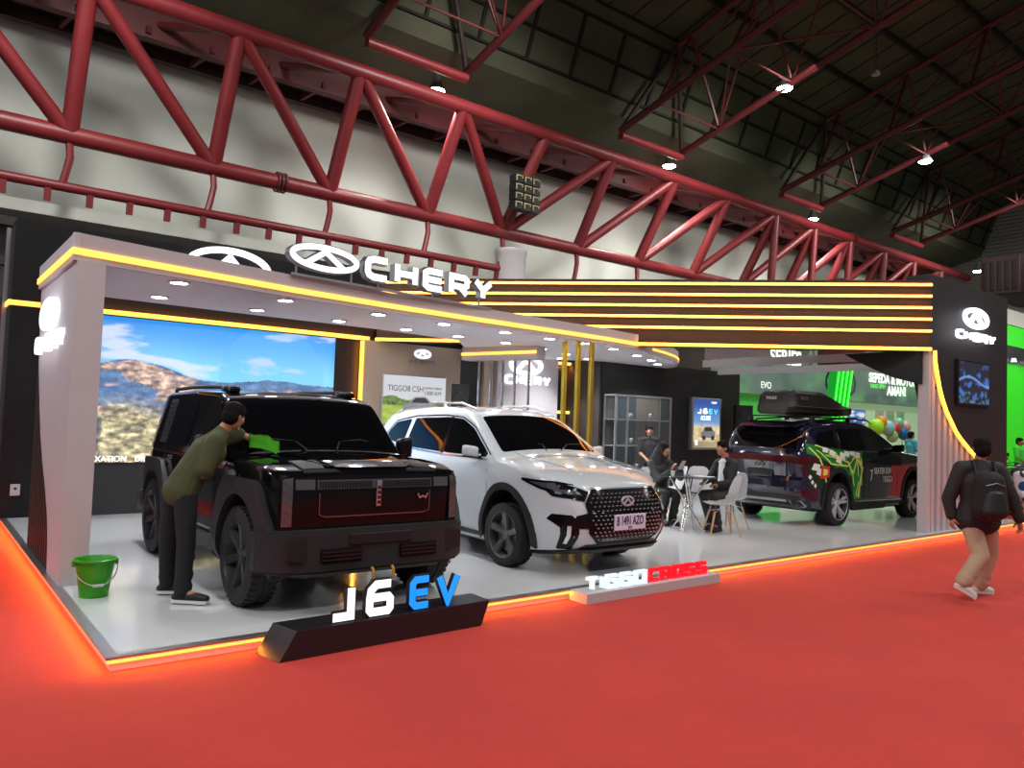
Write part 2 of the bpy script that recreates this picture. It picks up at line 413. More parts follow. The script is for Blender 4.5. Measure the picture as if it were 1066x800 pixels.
for k in range(18):
    x = .6 + 1.02 * k; g = MB(); g.bar((x, BY, 7.62), (x, BY + .05, 7.25), .16, .16, up=(0, 1, 0)); g.build('hanger', M['redsteel'], tr)
for k, x in ((0, 9.05), (1, 42.)):
    g = MB()
    for dz in (-.12, 0, .12): g.lathe([(.29, -.03), (.33, -.03), (.33, .03), (.29, .03)], (x + dz, BY if k == 0 else TY, BZ if k == 0 else TZ), (1, 0, 0), 14, closed=True)
    g.build('pipe_clamp', M['redsteel_dark'], tr)

# roof trusses, triangular in section, rising from the wall truss over the hall
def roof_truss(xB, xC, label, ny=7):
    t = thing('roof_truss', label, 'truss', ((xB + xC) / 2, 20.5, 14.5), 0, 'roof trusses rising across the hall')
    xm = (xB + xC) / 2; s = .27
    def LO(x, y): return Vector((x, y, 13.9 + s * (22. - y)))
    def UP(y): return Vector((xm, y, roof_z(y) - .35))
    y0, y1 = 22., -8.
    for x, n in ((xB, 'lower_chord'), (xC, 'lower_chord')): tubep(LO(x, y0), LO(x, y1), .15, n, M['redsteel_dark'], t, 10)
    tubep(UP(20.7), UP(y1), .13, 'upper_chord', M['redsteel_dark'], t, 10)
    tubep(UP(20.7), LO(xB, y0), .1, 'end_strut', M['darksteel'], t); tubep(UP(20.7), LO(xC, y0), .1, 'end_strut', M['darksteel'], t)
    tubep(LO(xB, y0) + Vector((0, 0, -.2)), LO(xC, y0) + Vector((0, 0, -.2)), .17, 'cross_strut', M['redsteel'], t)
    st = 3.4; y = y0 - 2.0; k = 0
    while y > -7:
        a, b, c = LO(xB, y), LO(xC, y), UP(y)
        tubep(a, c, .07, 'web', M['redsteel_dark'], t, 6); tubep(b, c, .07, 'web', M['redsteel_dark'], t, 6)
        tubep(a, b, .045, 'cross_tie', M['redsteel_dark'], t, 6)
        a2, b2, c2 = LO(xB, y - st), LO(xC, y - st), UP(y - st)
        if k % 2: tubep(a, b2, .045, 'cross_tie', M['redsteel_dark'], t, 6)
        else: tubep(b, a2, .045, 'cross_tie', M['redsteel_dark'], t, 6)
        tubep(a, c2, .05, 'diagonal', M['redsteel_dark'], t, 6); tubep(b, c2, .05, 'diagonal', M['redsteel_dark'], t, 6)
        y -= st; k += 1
    return t
roof_truss(10.9, 14.8, 'red triangular roof truss at top centre, nearest of the roof trusses')
roof_truss(22.6, 26.5, 'red triangular roof truss carrying the bright lamp at upper right centre')
roof_truss(34.4, 38.2, 'dim red triangular roof truss second from the far end wall')
roof_truss(46.2, 50.1, 'dark faint roof truss nearest the far end wall')
roof_truss(-.8, 3.0, 'red triangular roof truss over the left end of the stand')

# high-bay lamps
for x, y, z, lb in ((14.2, 23.0, 13.4, 'small bright round lamp on the wall truss above the roof sign'), (27.1, 23.2, 13.75, 'small bright round lamp on the wall truss at the picture middle'),
                    (39.4, 23.2, 13.6, 'small bright round lamp on the wall truss above the amber fascia'), (26.5, 16.9, 15.2, 'bright round lamp hanging from a roof truss chord'),
                    (38.2, 16.6, 15., 'bright round lamp under the dim roof truss at right'), (26.5, 9.3, 17.1, 'bright lamp cut by the top edge of the photo at right'),
                    (55., 20.5, 12.6, 'small lamp low over the corner tower')):
    t = thing('high_bay_lamp', lb, 'ceiling lamp', (x, y, z))
    g = MB(); g.lathe([(.06, .55), (.12, .5), (.2, .2), (.3, .06), (.3, 0)], (x, y, z), n=18); g.build('lamp_shade', M['lampbody'], t, smooth=True)
    g = MB(); g.lathe([(.26, -.04), (.3, .0), (.26, .02)], (x, y, z), n=18); g.build('lamp_glass', M['highbay'], t)
    L = bpy.data.lights.new('high_bay_light', 'SPOT'); L.energy = 2300; L.spot_size = radians(150); L.spot_blend = .8; L.shadow_soft_size = .3; L.color = (1, .98, .93)
    o = bpy.data.objects.new('high_bay_light', L); o.location = (x, y, z - .1); COL.objects.link(o)
for x in (2., 14., 26., 38., 50.):
    area('wall_fill_light', (x, 15., 14.6), 2.5, 400, (1, .99, .95), look=(x + 1, 27, 8.), spread=95)  # fill lights without fixtures, added to brighten the pale hall wall
for y in (6., 16.):
    area('side_aisle_lamp', (-8., y, 9.), 2.2, 420, (.95, .97, 1.), look=(2, 10, 1.))
# rows of the same lamps over the aisle where the photographer stands
for x in (-8., 2., 12., 22., 34.):
    for y in (1., -9.):
        o = area('aisle_lamp', (x, y, 15.5), 2.2, 530, (1, .97, .92), rot=(0, 0, 0))
# ------------------------------------------------------------------ platform
PZ = .1
g = MB(); g.box((1.14, 5.62, 0), (17.4, 14.2, .098)); pf = g.build('stage_platform', M['floorwhite'])
pf['kind'] = 'structure'
g = MB(); g.box((1.10, 5.58, .083), (17.4, 5.66, .101)); g.box((1.10, 5.66, .083), (1.18, 14.2, .101)); g.build('edge_trim', M['alu'], pf)
g = MB(); g.box((1.115, 5.592, .056), (17.4, 5.62, .084)); g.box((1.115, 5.62, .056), (1.14, 14.2, .0835)); g.build('light_strip', M['strip'], pf)
AM = (1., .30, .02)
def strip_light(name, a, b, wd, energy, color, aim):
    """a thin rectangular lamp between a and b whose face looks along aim"""
    a, b, aim = Vector(a), Vector(b), Vector(aim).normalized(); x = (b - a); L_ = x.length; x.normalize()
    z = -aim; z = (z - x * z.dot(x)).normalized(); y = z.cross(x)
    l = bpy.data.lights.new(name, 'AREA'); l.shape = 'RECTANGLE'; l.size = L_; l.size_y = wd; l.energy = energy; l.color = color
    o = bpy.data.objects.new(name, l); COL.objects.link(o); c = (a + b) / 2
    o.matrix_world = Matrix(((x.x, y.x, z.x, c.x), (x.y, y.y, z.y, c.y), (x.z, y.z, z.z, c.z), (0, 0, 0, 1))); return o
strip_light('edge_light', (1.12, 5.575, .075), (17.3, 5.575, .075), .02, 60, AM, (0, -1, -.75))
strip_light('edge_light', (1.095, 5.6, .075), (1.095, 14, .075), .02, 48, AM, (-1, 0, -.75))

# ------------------------------------------------------------------ back wall with the big screen
bw = thing('wall_back_stage', None, None, (6, 13, 0)); bw['kind'] = 'structure'
g = MB(); g.box((1.07, 13, .1), (12.2, 13.5, 4.38)); g.build('panel', M['black'], bw)
g = MB(); g.box((1.05, 12.99, .1), (1.07, 13.5, 4.3)); g.build('side_panel', M['grey_plastic'], bw)
g = MB(); g.box((1.0, 13.42, .1), (1.05, 13.52, 4.32)); g.build('post', M['alu'], bw)
g = MB(); g.box((1.04, 12.96, 3.14), (6.75, 13.0, 3.21)); g.box((1.03, 12.96, 3.14), (1.07, 13.52, 3.21)); g.build('light_strip', M['strip'], bw)
g = MB(); g.box((6.58, 12.93, .1), (6.63, 13, 3.12)); g.build('light_strip', M['strip'], bw)
strip_light('wall_strip_light', (6.58, 12.9, .2), (6.58, 12.9, 3.1), .03, 14, AM, (-1, 0, .7))
strip_light('wall_strip_light', (2, 12.9, 3.2), (6.6, 12.9, 3.2), .03, 16, AM, (0, .6, 1))
g = MB(); g.box((6.64, 12.9, .1), (8.8, 13.0, 3.14)); g.build('beige_panel', M['beige'], bw)
g = MB(); g.box((9.4, 12.9, .1), (9.66, 13.0, 3.14)); g.build('beige_panel', M['beige'], bw)
g = MB(); g.box((9.68, 12.8, .1), (11.38, 12.95, 3.14)); g.build('white_panel', M['white'], bw)
g = MB(); g.box((11.38, 12.9, 3.03), (12.0, 12.97, 3.09)); g.box((11.38, 12.9, 1.92), (12.0, 12.97, 1.98)); g.build('light_strip', M['stripdim'], bw)
strip_light('wall_strip_light', (11.45, 12.88, 3.0), (12.1, 12.88, 3.0), .03, 5, AM, (0, .5, -1))
g = MB(); g.box((1.95, 12.9, .1), (6.2, 13.0, .87)); g.build('plinth_panel', M['black_soft'], bw)
# logo and letters on the black wall above the canopy
sg = thing('roof_sign_oval', 'white lit oval emblem on the black wall, half hidden behind the left canopy', 'sign', (4.08, 12.95, 4.1))
logo_oval(M['glow_white'], sg, (4.08, 12.94, 4.1), (1, 0, 0), (0, 0, 1), (0, -1, 0), .66, .30, .1, 0, .05)

scr = thing('video_screen', 'large bright video wall showing blue sky and rugged brown mountains', 'screen', (4, 12.9, .88))
X0, X1, Z0, Z1 = 1.95, 6.02, .885, 3.11
def scene_px(s, t):
    x = s * 4.2; y = t * 2.25
    r1 = 1.34 + .22 * math.exp(-((x - .65) / .7) ** 2) + .05 * fbm(x * 1.3, 2.2) + .03 * sin(x * 1.7)
    r2 = 1.30 + .05 * fbm(x * 2.2, 9.1) + .12 * math.exp(-((x - 3.1) / .5) ** 2)
    ridge = max(r1, r2)
    if y > ridge:
        k = (y - ridge) / (2.25 - ridge)
        c = mix(srgb(120, 205, 245), srgb(10, 140, 225), smst(0, .9, k))
        if s < .42: c = mix(c, srgb(14, 110, 205), .35 * smst(.42, .1, s))
        cl = fbm(x * .9 + 4, y * 3.5 + 1, 5) - .08 + .35 * math.exp(-((y - 1.62) / .09) ** 2) * (1 if s < .6 else .4) + .3 * math.exp(-((y - 2.24) / .1) ** 2) * (s < .3)
        c = mix(c, srgb(215, 215, 240), smst(.12, .55, cl) * .75)
        arc = math.hypot(x - 3.05, y - 1.4); c = mix(c, srgb(70, 170, 225), .35 * (arc < .95))
        return c
    d = (ridge - y)
    n = fbm(x * 2.6, y * 4.5 + 3, 5); n2 = fbm(x * 6, y * 13, 5, 5.); n3 = fbm(x * 1.1 + 6, y * 2.6, 3, 2.)
    blue = mix(srgb(18, 70, 145), srgb(80, 125, 180), .5 + n); brown = mix(srgb(150, 105, 90), srgb(232, 190, 165), .55 + n2)
    yel = mix(srgb(150, 130, 60), srgb(226, 205, 150), .5 + n2 * 1.2)
    k = smst(-.10, .14, n3 * 1.2 + .22 * smst(.15, .75, d) - .13 + .25 * fbm(x * 3, y * 9, 4, 11.) + (.22 if s > .78 else 0) * (y < 1.42) + .2 * math.exp(-((x - .75) / .5) ** 2) * (d < .25))
    c = mix(blue, brown, k); c = mix(c, yel, smst(.45, .95, d))
    sh = .72 + .55 * n2 + .3 * fbm(x * 22, y * 22, 3, 8.); c = tuple(max(0, q * sh) for q in c)
    if s < .11 and y < .75: c = mix(c, srgb(20, 40, 45), smst(-.05, .15, fbm(x * 14, y * 5, 3)) * smst(.12, .06, s))
    return c
picture('screen_image', mat_vc('screen_glow', 1.12), scr, (X0, 12.875, Z0), (1, 0, 0), (0, 0, 1), X1 - X0, Z1 - Z0, 380, 210, scene_px)
g = MB(); g.box((X0 - .02, 12.88, Z0 - .02), (X1 + .02, 12.99, Z1 + .02)); g.build('screen_case', M['black'], scr)
text_obj('DRIVE', M['glow_soft'], scr, (2.78, 12.87, .9), (1, 0, 0), (0, 0, 1), .125, name='caption', xs=.92)
text_obj('RELAXATION', M['glow_soft'], scr, (1.97, 12.87, .9), (1, 0, 0), (0, 0, 1), .125, name='caption', xs=.92)
area('screen_light', (4, 12.8, 2), 4., 60, (.6, .8, 1.), rot=(radians(90), 0, 0), sy=2.1)

# poster on the beige wall
po = thing('wall_poster', 'white and green landscape poster of a pale car on the beige wall', 'poster', (7.7, 12.85, 1.6))
def poster_px(s, t):
    x, y = s * 1.4, t * .93
    if y < .52 + .05 * fbm(x * 3, 1) - .1 * s:
        if y > .36 - .05 * s: return mix(srgb(70, 110, 50), srgb(140, 170, 90), .5 + fbm(x * 12, y * 12))
        return mix(srgb(160, 190, 50), srgb(205, 225, 110), .5 + .8 * fbm(x * 4, y * 9))
    return mix(srgb(240, 235, 228), srgb(225, 230, 240), t)
picture('poster_print', mat_vc('poster_glow', .8), po, (7.03, 12.86, 1.6), (1, 0, 0), (0, 0, 1), 1.4, .92, 90, 60, poster_px)
g = MB(); g.box((7.0, 12.865, 1.57), (7.03, 12.9, 2.55)); g.box((8.43, 12.865, 1.57), (8.45, 12.9, 2.55)); g.box((7.0, 12.862, 1.57), (8.45, 12.9, 1.6)); g.box((7.03, 12.868, 1.6), (8.43, 12.9, 2.52)); g.build('poster_frame', M['white'], po)
ink = mat('grey_ink', (.08, .08, .09), .6)
text_obj('TIGGO8 CSH', ink, po, (7.12, 12.855, 2.22), (1, 0, 0), (0, 0, 1), .16, xs=.85)
text_obj('SUPER HYBRID', ink, po, (7.92, 12.855, 2.28), (1, 0, 0), (0, 0, 1), .065)
text_obj('1300 KM', ink, po, (7.92, 12.855, 2.17), (1, 0, 0), (0, 0, 1), .11)
g = MB(); g.prism([(0, .05), (.02, .14), (.16, .18), (.26, .29), (.52, .3), (.68, .17), (.82, .13), (.84, .04)], (7.45, 12.858, 1.83), (1, 0, 0), (0, 0, 1), (0, -1, 0), 0, .004); g.build('printed_car', mat('printed_silver', srgb(190, 196, 205), .5), po)
g = MB(); g.prism([(.2, .18), (.29, .27), (.5, .28), (.62, .18)], (7.45, 12.852, 1.83), (1, 0, 0), (0, 0, 1), (0, -1, 0), 0, .003); g.build('printed_window', ink, po)
el = thing('wall_emblem', 'small white oval emblem with dark lettering above the green poster', 'sign', (7.9, 12.88, 2.9))
logo_oval(M['glow_soft'], el, (7.88, 12.89, 2.97), (1, 0, 0), (0, 0, 1), (0, -1, 0), .17, .07, .05, 0, .02)
letters('CHERY', M['alu'], el, (7.60, 12.89, 2.78), (1, 0, 0), (0, 0, 1), (0, -1, 0), .07, .09, .02, .018, 0, .02)
el2 = thing('lit_wall_sign', 'glowing white oval emblem and lettering on the white wall behind the slim poles', 'sign', (10.4, 12.75, 2.7))
logo_oval(M['glow_white'], el2, (10.42, 12.78, 2.93), (1, 0, 0), (0, 0, 1), (0, -1, 0), .42, .18, .085, 0, .04)
letters('CHERY', M['glow_white'], el2, (9.85, 12.78, 2.5), (1, 0, 0), (0, 0, 1), (0, -1, 0), .15, .16, .055, .05, 0, .04)

# ------------------------------------------------------------------ canopy
CE = [(1.12, 8.02), (2.2, 8.27), (3.5, 8.56), (4.94, 8.78), (6.07, 8.90), (7.1, 8.98), (8.0, 9.05), (9.2, 9.15), (10.15, 9.31)]
CV = [(10.6, 9.5), (11.1, 9.8), (11.8, 10.08), (12.5, 10.42), (13.1, 10.82), (13.6, 11.25), (13.9, 11.6), (14.0, 11.9)]
BK = [(11.86, 11.9), (11.4, 12.25), (10.3, 12.9), (9.0, 12.9), (7.4, 10.95), (5.6, 10.65), (3.5, 10.6), (1.12, 10.45)]
cn = thing('canopy', 'flat white canopy with round downlights above the cars, amber strip along its edge', 'canopy', (6, 9.5, 3.08))
CEi = [(1.15, 8.06)] + [(x, y + .03) for x, y in CE[1:]]; CVi = [(x - .02, y + .03) for x, y in CV]; BKi = BK[:-1] + [(1.15, 10.44)]
g = MB(); g.prism(CEi + CVi + BKi, (0, 0, 0), (1, 0, 0), (0, 1, 0), (0, 0, 1), 3.083, 3.12); g.build('ceiling_panel', M['ceil'], cn)
def ribbon(pts, z0, z1, off, th):
    g = MB(); P = [Vector((x, y, 0)) for x, y in pts]; N = []
    for i in range(len(P)):
        d = (P[min(i + 1, len(P) - 1)] - P[max(i - 1, 0)]).normalized(); N.append(Vector((d.y, -d.x, 0)))
    for i in range(len(P) - 1):
        a, b = P[i] + N[i] * off, P[i + 1] + N[i + 1] * off; c, d = b - N[i + 1] * th, a - N[i] * th
        z = lambda q, h: (q.x, q.y, h)
        g.hexa([z(a, z0), z(b, z0), z(c, z0), z(d, z0), z(a, z1), z(b, z1), z(c, z1), z(d, z1)])
    return g
side = [(1.12, 10.45), (1.12, 8.02)]
ribbon(CE + CV, 3.08, 3.34, .0, .05).build('fascia_board', M['white'], cn)
ribbon(side, 3.08, 3.34, .0, .05).build('fascia_board', M['white'], cn)
g = MB(); g.prism(CEi + CVi + BKi, (0, 0, 0), (1, 0, 0), (0, 1, 0), (0, 0, 1), 3.30, 3.338); g.build('top_board', M['white'], cn)
ribbon(CE, 3.135, 3.195, .018, .016).build('light_strip', M['strip'], cn)
ribbon([(1.102, 10.45), (1.102, 8.0)], 3.135, 3.195, .0, .016).build('light_strip', M['strip'], cn)
ribbon(CV[1:], 3.16, 3.2, .018, .016).build('light_strip', M['strip'], cn)
DL = [(2.18, 8.53), (2.3, 9.85), (3.46, 8.72 + .1), (3.54, 9.98), (4.8, 9.0), (4.78, 10.14), (5.92, 9.13), (5.93, 10.21), (7.09, 9.22), (6.98, 10.33), (8.06, 9.3), (8.07, 10.47),
      (8.88, 9.35), (9.14, 10.76), (9.85, 9.62), (10.12, 11.17), (11.05, 10.15), (11.12, 11.6), (10.76, 12.03), (12.03, 10.65), (12.86, 11.2)]
for x, y in DL:
    g = MB(); g.lathe([(.085, 3.082), (.115, 3.082), (.115, 3.068), (.085, 3.066)], (x, y, 0), n=20, closed=True); o = g.build('downlight', M['ceil'], cn)
    g = MB(); g.lathe([(0, 3.07), (.085, 3.07)], (x, y, 0), n=20); g.build('lamp_glass', M['downlight'], o)
    L = bpy.data.lights.new('downlight_beam', 'SPOT'); L.energy = 125; L.spot_size = radians(125); L.spot_blend = .6; L.shadow_soft_size = .06; L.color = (.93, .96, 1)
    o = bpy.data.objects.new('downlight_beam', L); o.location = (x, y, 3.05); COL.objects.link(o)
area('canopy_wash', (3.4, 8.9, 3.05), 3.6, 10, (.8, .85, 1), rot=(0, 0, 0), sy=.7)

# left leg of the canopy: white panel with a sweeping cut and dark flutes behind it
pl = thing('canopy_pillar', 'broad white pillar at the stage corner with curved edge, lit emblem on its side', 'pillar', (1.26, 9, .1))
curve = [(10.44, 3.08), (10.42, 2.8), (10.27, 2.2), (10.0, 1.75), (9.75, 1.4), (9.49, 1.14), (9.14, .86), (8.9, .62), (8.76, .35), (8.72, .1)]
g = MB(); g.prism([(7.98, .1), (7.98, 3.08)] + curve, (1.15, 0, 0), (0, 1, 0), (0, 0, 1), (1, 0, 0), 0, .235); g.build('white_panel', M['white'], pl)
for k in range(11):
    y = 8.82 + .15 * k
    zt = next((z for yy, z in reversed(curve) if yy >= y), 3.0)
    g = MB(); g.box((1.16, y, .1), (1.22, y + .085, min(3.0, zt + .25)), ); g.build('flute', M['darkbrown'], pl)
g = MB(); g.box((1.22, 8.75, .1), (1.3, 10.44, 2.9)); g.build('backing', M['black'], pl)
sp = thing('pillar_sign', 'glowing white oval emblem and lettering on the side of the left pillar', 'sign', (1.1, 9.5, 2.6))
logo_oval(M['glow_white'], sp, (1.15, 9.46, 2.70), (0, -1, 0), (0, 0, 1), (-1, 0, 0), .52, .13, .085, 0, .05)
letters('CHERY', M['glow_white'], sp, (1.15, 10.3, 2.30), (0, -1, 0), (0, 0, 1), (-1, 0, 0), .13, .24, .085, .06, 0, .05)
area('sign_halo', (1.0, 9.5, 2.6), .8, 2., (.85, .9, 1), rot=(0, radians(-90), 0), sy=1.4)

# ------------------------------------------------------------------ roof sign standing on the canopy
rs = thing('roof_sign', 'big white lit oval emblem and five letters standing on the canopy roof', 'sign', (4.9, 8.7, 3.34))
su = Vector((9.03, 1.23, 0)).normalized(); sn = Vector((1.23, -9.03, 0)).normalized(); sb = Vector((1.12, 8.15, 0))
def onsign(X, z): k = (X - 1.12) / su.x; return sb + su * k + Vector((0, 0, z))
logo_oval(M['glow_white'], rs, onsign(3.80, 3.585), su, (0, 0, 1), sn, .44, .125, .065, -.08, .02, mcase=M['alu'])
letters('CHERY', M['glow_white'], rs, onsign(4.36, 3.435), su, (0, 0, 1), sn, .225, .29, .09, .082, -.08, .02, mcase=M['alu'])
for X in (3.45, 4.2, 4.6, 5.5, 6.35):
    g = MB(); a = onsign(X, 3.33) - sn * .04; b = onsign(X, 3.5) - sn * .04; g.bar(a, b, .02); g.build('stand_off', M['alu'], rs)
g = MB(); a = onsign(3.4, 3.35) - sn * .05; b = onsign(6.6, 3.35) - sn * .05; g.bar(a, b, .03); g.build('rail', M['alu'], rs)

# ------------------------------------------------------------------ diagonal black fascia with amber lines
FA, FB = Vector((13.42, 5.71, 0)), Vector((6.86, 12.93, 0)); fd = (FB - FA).normalized(); fn = Vector((-fd.y, fd.x, 0))
if fn.y > 0: fn = -fn
fa = thing('fascia_beam', 'long black diagonal fascia with five amber light lines above the stage opening', 'fascia', (10.2, 9.3, 3.15))
g = MB(); a, b = FA - fn * .02, FB - fn * .02; c, d = b - fn * .35, a - fn * .35; zz = lambda q, h: (q.x, q.y, h)
g.hexa([zz(a, 3.15), zz(b, 3.15), zz(c, 3.15), zz(d, 3.15), zz(a, 4.34), zz(b, 4.34), zz(c, 4.34), zz(d, 4.34)]); g.build('board', M['darkbrown'], fa)
for z, mm in ((4.26, 'stripdim'), (4.065, 'stripdim'), (3.87, 'stripdim'), (3.675, 'stripdim'), (3.475, 'stripdim'), (3.17, 'strip')):
    g = MB(); g.bar(FA + fn * .015 + Vector((0, 0, z)), FB + fn * .015 + Vector((0, 0, z)), .03, .042 if z > 3.3 else .055); g.build('light_strip', M[mm], fa)
    strip_light('fascia_strip_light', FA + fn * .05 + Vector((0, 0, z)), FB + fn * .05 + Vector((0, 0, z)), .01, 16, AM, -fn + Vector((0, 0, -.35 if z > 3.3 else .7)))

# ------------------------------------------------------------------ right-hand tower
tw = thing('corner_tower', 'tall charcoal tower at the stage end with white fluted base and amber curve', 'tower', (15.1, 5.9, .1))
RC = [(13.5, 3.17), (13.64, 3.17), (13.66, 2.95), (13.725, 2.77), (13.82, 2.55), (13.92, 2.37), (14.1, 2.15), (14.31, 1.964), (14.5, 1.8), (14.72, 1.666), (15.13, 1.46), (15.6, 1.27), (16.2, 1.1), (16.85, 1.0)]
g = MB(); g.prism([(13.44, 4.46), (13.44, 3.17)] + RC[1:] + [(16.85, 4.46)], (0, 5.75, 0), (1, 0, 0), (0, 0, 1), (0, 1, 0), 0, .4); g.build('charcoal_panel', M['black_soft'], tw)
g = MB(); g.prism([(13.53, .1), (13.53, 3.17)] + RC[1:] + [(16.83, .1)], (0, 5.86, 0), (1, 0, 0), (0, 0, 1), (0, 1, 0), 0, .07); g.build('white_backing', M['white'], tw)
g = MB(); g.prism([(13.45, .1), (13.55, .1), (13.55, 3.15), (13.45, 3.15)], (0, 5.76, 0), (1, 0, 0), (0, 0, 1), (0, 1, 0), 0, .17); g.build('white_pier', M['white'], tw)
x = 13.60
while x < 16.8:
    zt = 3.1
    for (xa, za), (xb, zb) in zip(RC[1:], RC[2:]):
        if xa <= x <= xb: zt = za + (zb - za) * (x - xa) / max(1e-6, xb - xa)
    g = MB(); g.box((x, 5.77, .1), (x + .12, 5.87, zt)); g.build('flute', M['white'], tw); x += .235
g = MB()
g.stroke([(X, z) for X, z in RC[1:]], .05, (0, 5.75, 0), (1, 0, 0), (0, 0, 1), (0, -1, 0), -.02, .03); g.build('light_strip', M['strip'], tw)
for (xa, za), (xb, zb) in zip(RC[2::2], RC[4::2]):
    strip_light('curve_light', (xa, 5.70, za), (xb, 5.70, zb), .02, 1.3, AM, (0, .8, -.5))
ts = thing('tower_sign', 'glowing white oval emblem and lettering near the top of the charcoal tower', 'sign', (15.3, 5.7, 3.7))
logo_oval(M['glow_white'], ts, (15.28, 5.745, 3.89), (1, 0, 0), (0, 0, 1), (0, -1, 0), .50, .15, .085, 0, .05)
letters('CHERY', M['glow_white'], ts, (14.44, 5.745, 3.465), (1, 0, 0), (0, 0, 1), (0, -1, 0), .12, .24, .07, .045, 0, .05)
area('sign_halo', (15.28, 5.45, 3.7), 1.5, 3., (.85, .9, 1), rot=(radians(90), 0, 0), sy=.5).rotation_euler = (radians(90), 0, 0)
tv = thing('tower_screen', 'dark wall screen with blue reflections on the charcoal tower below the sign', 'screen', (15.15, 5.7, 2.4))
g = MB(); g.box((14.46, 5.70, 2.28), (15.86, 5.75, 3.10), .01); g.build('bezel', M['black'], tv)
def tv_px(s, t):  # blue reflections painted into the picture colours
    c = srgb(22, 26, 40); n = fbm(s * 5, t * 5, 4)
    c = mix(c, srgb(60, 110, 200), smst(.05, .5, n) * (.3 + .7 * smst(.7, .3, abs(t - .35))))
    if abs(t - .55 - .1 * sin(s * 5)) < .03: c = srgb(110, 150, 220)
    if t < .3: c = mix(c, srgb(70, 130, 140), smst(.1, .4, fbm(s * 14, t * 10, 3)))
    return c
picture('screen_image', mat_vc('tower_screen_reflections', .9), tv, (14.5, 5.695, 2.32), (1, 0, 0), (0, 0, 1), 1.32, .74, 60, 40, tv_px)

# black curved corner piece and white overhead boards behind the opening
cb = thing('corner_valance', 'black valance with a sweeping curved lower edge in the top corner of the opening', 'valance', (13.4, 6.5, 2.6))
g = MB(); g.prism([(5.85, 3.15), (5.85, 2.58), (6.3, 2.70), (6.64, 2.85), (6.99, 3.03), (7.2, 3.15)], (13.35, 0, 0), (0, 1, 0), (0, 0, 1), (1, 0, 0), 0, .08); g.build('board', M['black'], cb)
for X, ya, yb, lb in ((12.04, 7.9, 9.3, 'nearest and highest white overhead board behind the black fascia'), (13.65, 6.45, 10.6, 'middle white overhead board behind the black fascia'),
                      (15.8, 6.2, 11.8, 'farthest and lowest white overhead board over the dark car')):
    t = thing('overhead_board', lb, 'board', (X, 8.5, 3.05), 0, 'white overhead boards')
    h_ = 3.28 if X < 13 else 3.19
    g = MB(); g.box((X, ya, 3.04), (X + .06, yb, h_)); g.build('board', M['white'], t)
    g = MB(); g.box((X + .01, ya, h_), (X + .03, ya + .04, h_ + .05)); g.build('hook', M['alu'], t)

# ------------------------------------------------------------------ right inner wall
rw = thing('wall_right_stage', None, None, (14.3, 11.9, 0)); rw['kind'] = 'structure'
g = MB(); g.box((11.87, 11.92, .1), (16.9, 12.3, 3.14)); g.box((11.87, 12.3, .1), (12.05, 13, 3.14)); g.build('panel', M['black'], rw)
g = MB(); g.box((11.85, 11.95, .1), (11.87, 13., 3.08)); g.build('brown_return', M['darkbrown'], rw)
cab = thing('display_cabinet', 'tall glass display cabinet with silver frame against the black wall', 'cabinet', (12.8, 11.7, .1))
g = MB()
for x in (11.95, 12.32, 13.75):
    g.bar((x, 11.55, .1), (x, 11.55, 2.36), .035); g.bar((x, 11.88, .1), (x, 11.88, 2.36), .035)
for z in (.12, 2.36): g.bar((11.95, 11.55, z), (13.75, 11.55, z), .035); g.bar((11.95, 11.88, z), (13.75, 11.88, z), .035); 
g.bar((11.95, 11.55, 2.36), (11.95, 11.88, 2.36), .035)
g.build('frame', M['alu'], cab)
cabglass = mat('cabinet_glass', (.4, .45, .47), .03, alpha=.05)
for z in (.7, 1.25, 1.82): g = MB(); g.box((11.95, 11.56, z), (13.75, 11.87, z + .02)); g.build('shelf', M['alu'], cab)
g = MB(); g.box((12.95, 11.88, .2), (13.72, 11.9, 2.33)); g.build('brown_back', mat('brown_laminate', (.09, .065, .045), .5), cab)
g = MB(); g.box((12.34, 11.885, .2), (12.95, 11.9, 2.33)); g.build('dark_back', mat('petrol_back', (.012, .02, .028), .2), cab)
g = MB(); g.box((11.97, 11.885, .2), (12.32, 11.9, 2.33)); g.build('grey_back', mat('grey_back', (.06, .06, .06), .4), cab)
g = MB(); g.box((11.96, 11.545, .15), (13.74, 11.55, 2.34)); g.build('glass_front', cabglass, cab)
items = ['small silver trophy on the top cabinet shelf', 'small white model on the top cabinet shelf', 'tiny silver model on the middle cabinet shelf', 'small silver cup on the middle cabinet shelf', 'small pale figure on the lowest cabinet shelf']
for k, (x, z) in enumerate([(12.55, 1.84), (13.2, 1.84), (12.6, 1.27), (13.0, 1.27), (12.8, .72)]):
    t = thing('display_model', items[k], 'ornament', (x, 11.7, z), 0, 'small models in the cabinet')
    g = MB(); g.lathe([(.05, 0), (.05, .02), (.015, .04), (.015, .07), (.06, .14), (.055, .15)], (x, 11.7, z), n=14); g.build('cup', M['chrome'], t, smooth=True)
    g = MB(); g.tube([(x - .06, 11.7, z + .12), (x - .1, 11.7, z + .1), (x - .05, 11.7, z + .06)], .008, 6); g.tube([(x + .06, 11.7, z + .12), (x + .1, 11.7, z + .1), (x + .05, 11.7, z + .06)], .008, 6); g.build('handle', M['chrome'], t)
lb_ = thing('light_box', 'upright lit poster of a small off-road car under blue sky on the black wall', 'light box', (15.45, 11.8, 1.2))
g = MB(); g.box((14.86, 11.82, 1.17), (16.02, 11.92, 2.44), .008); g.build('box_frame', M['alu'], lb_)
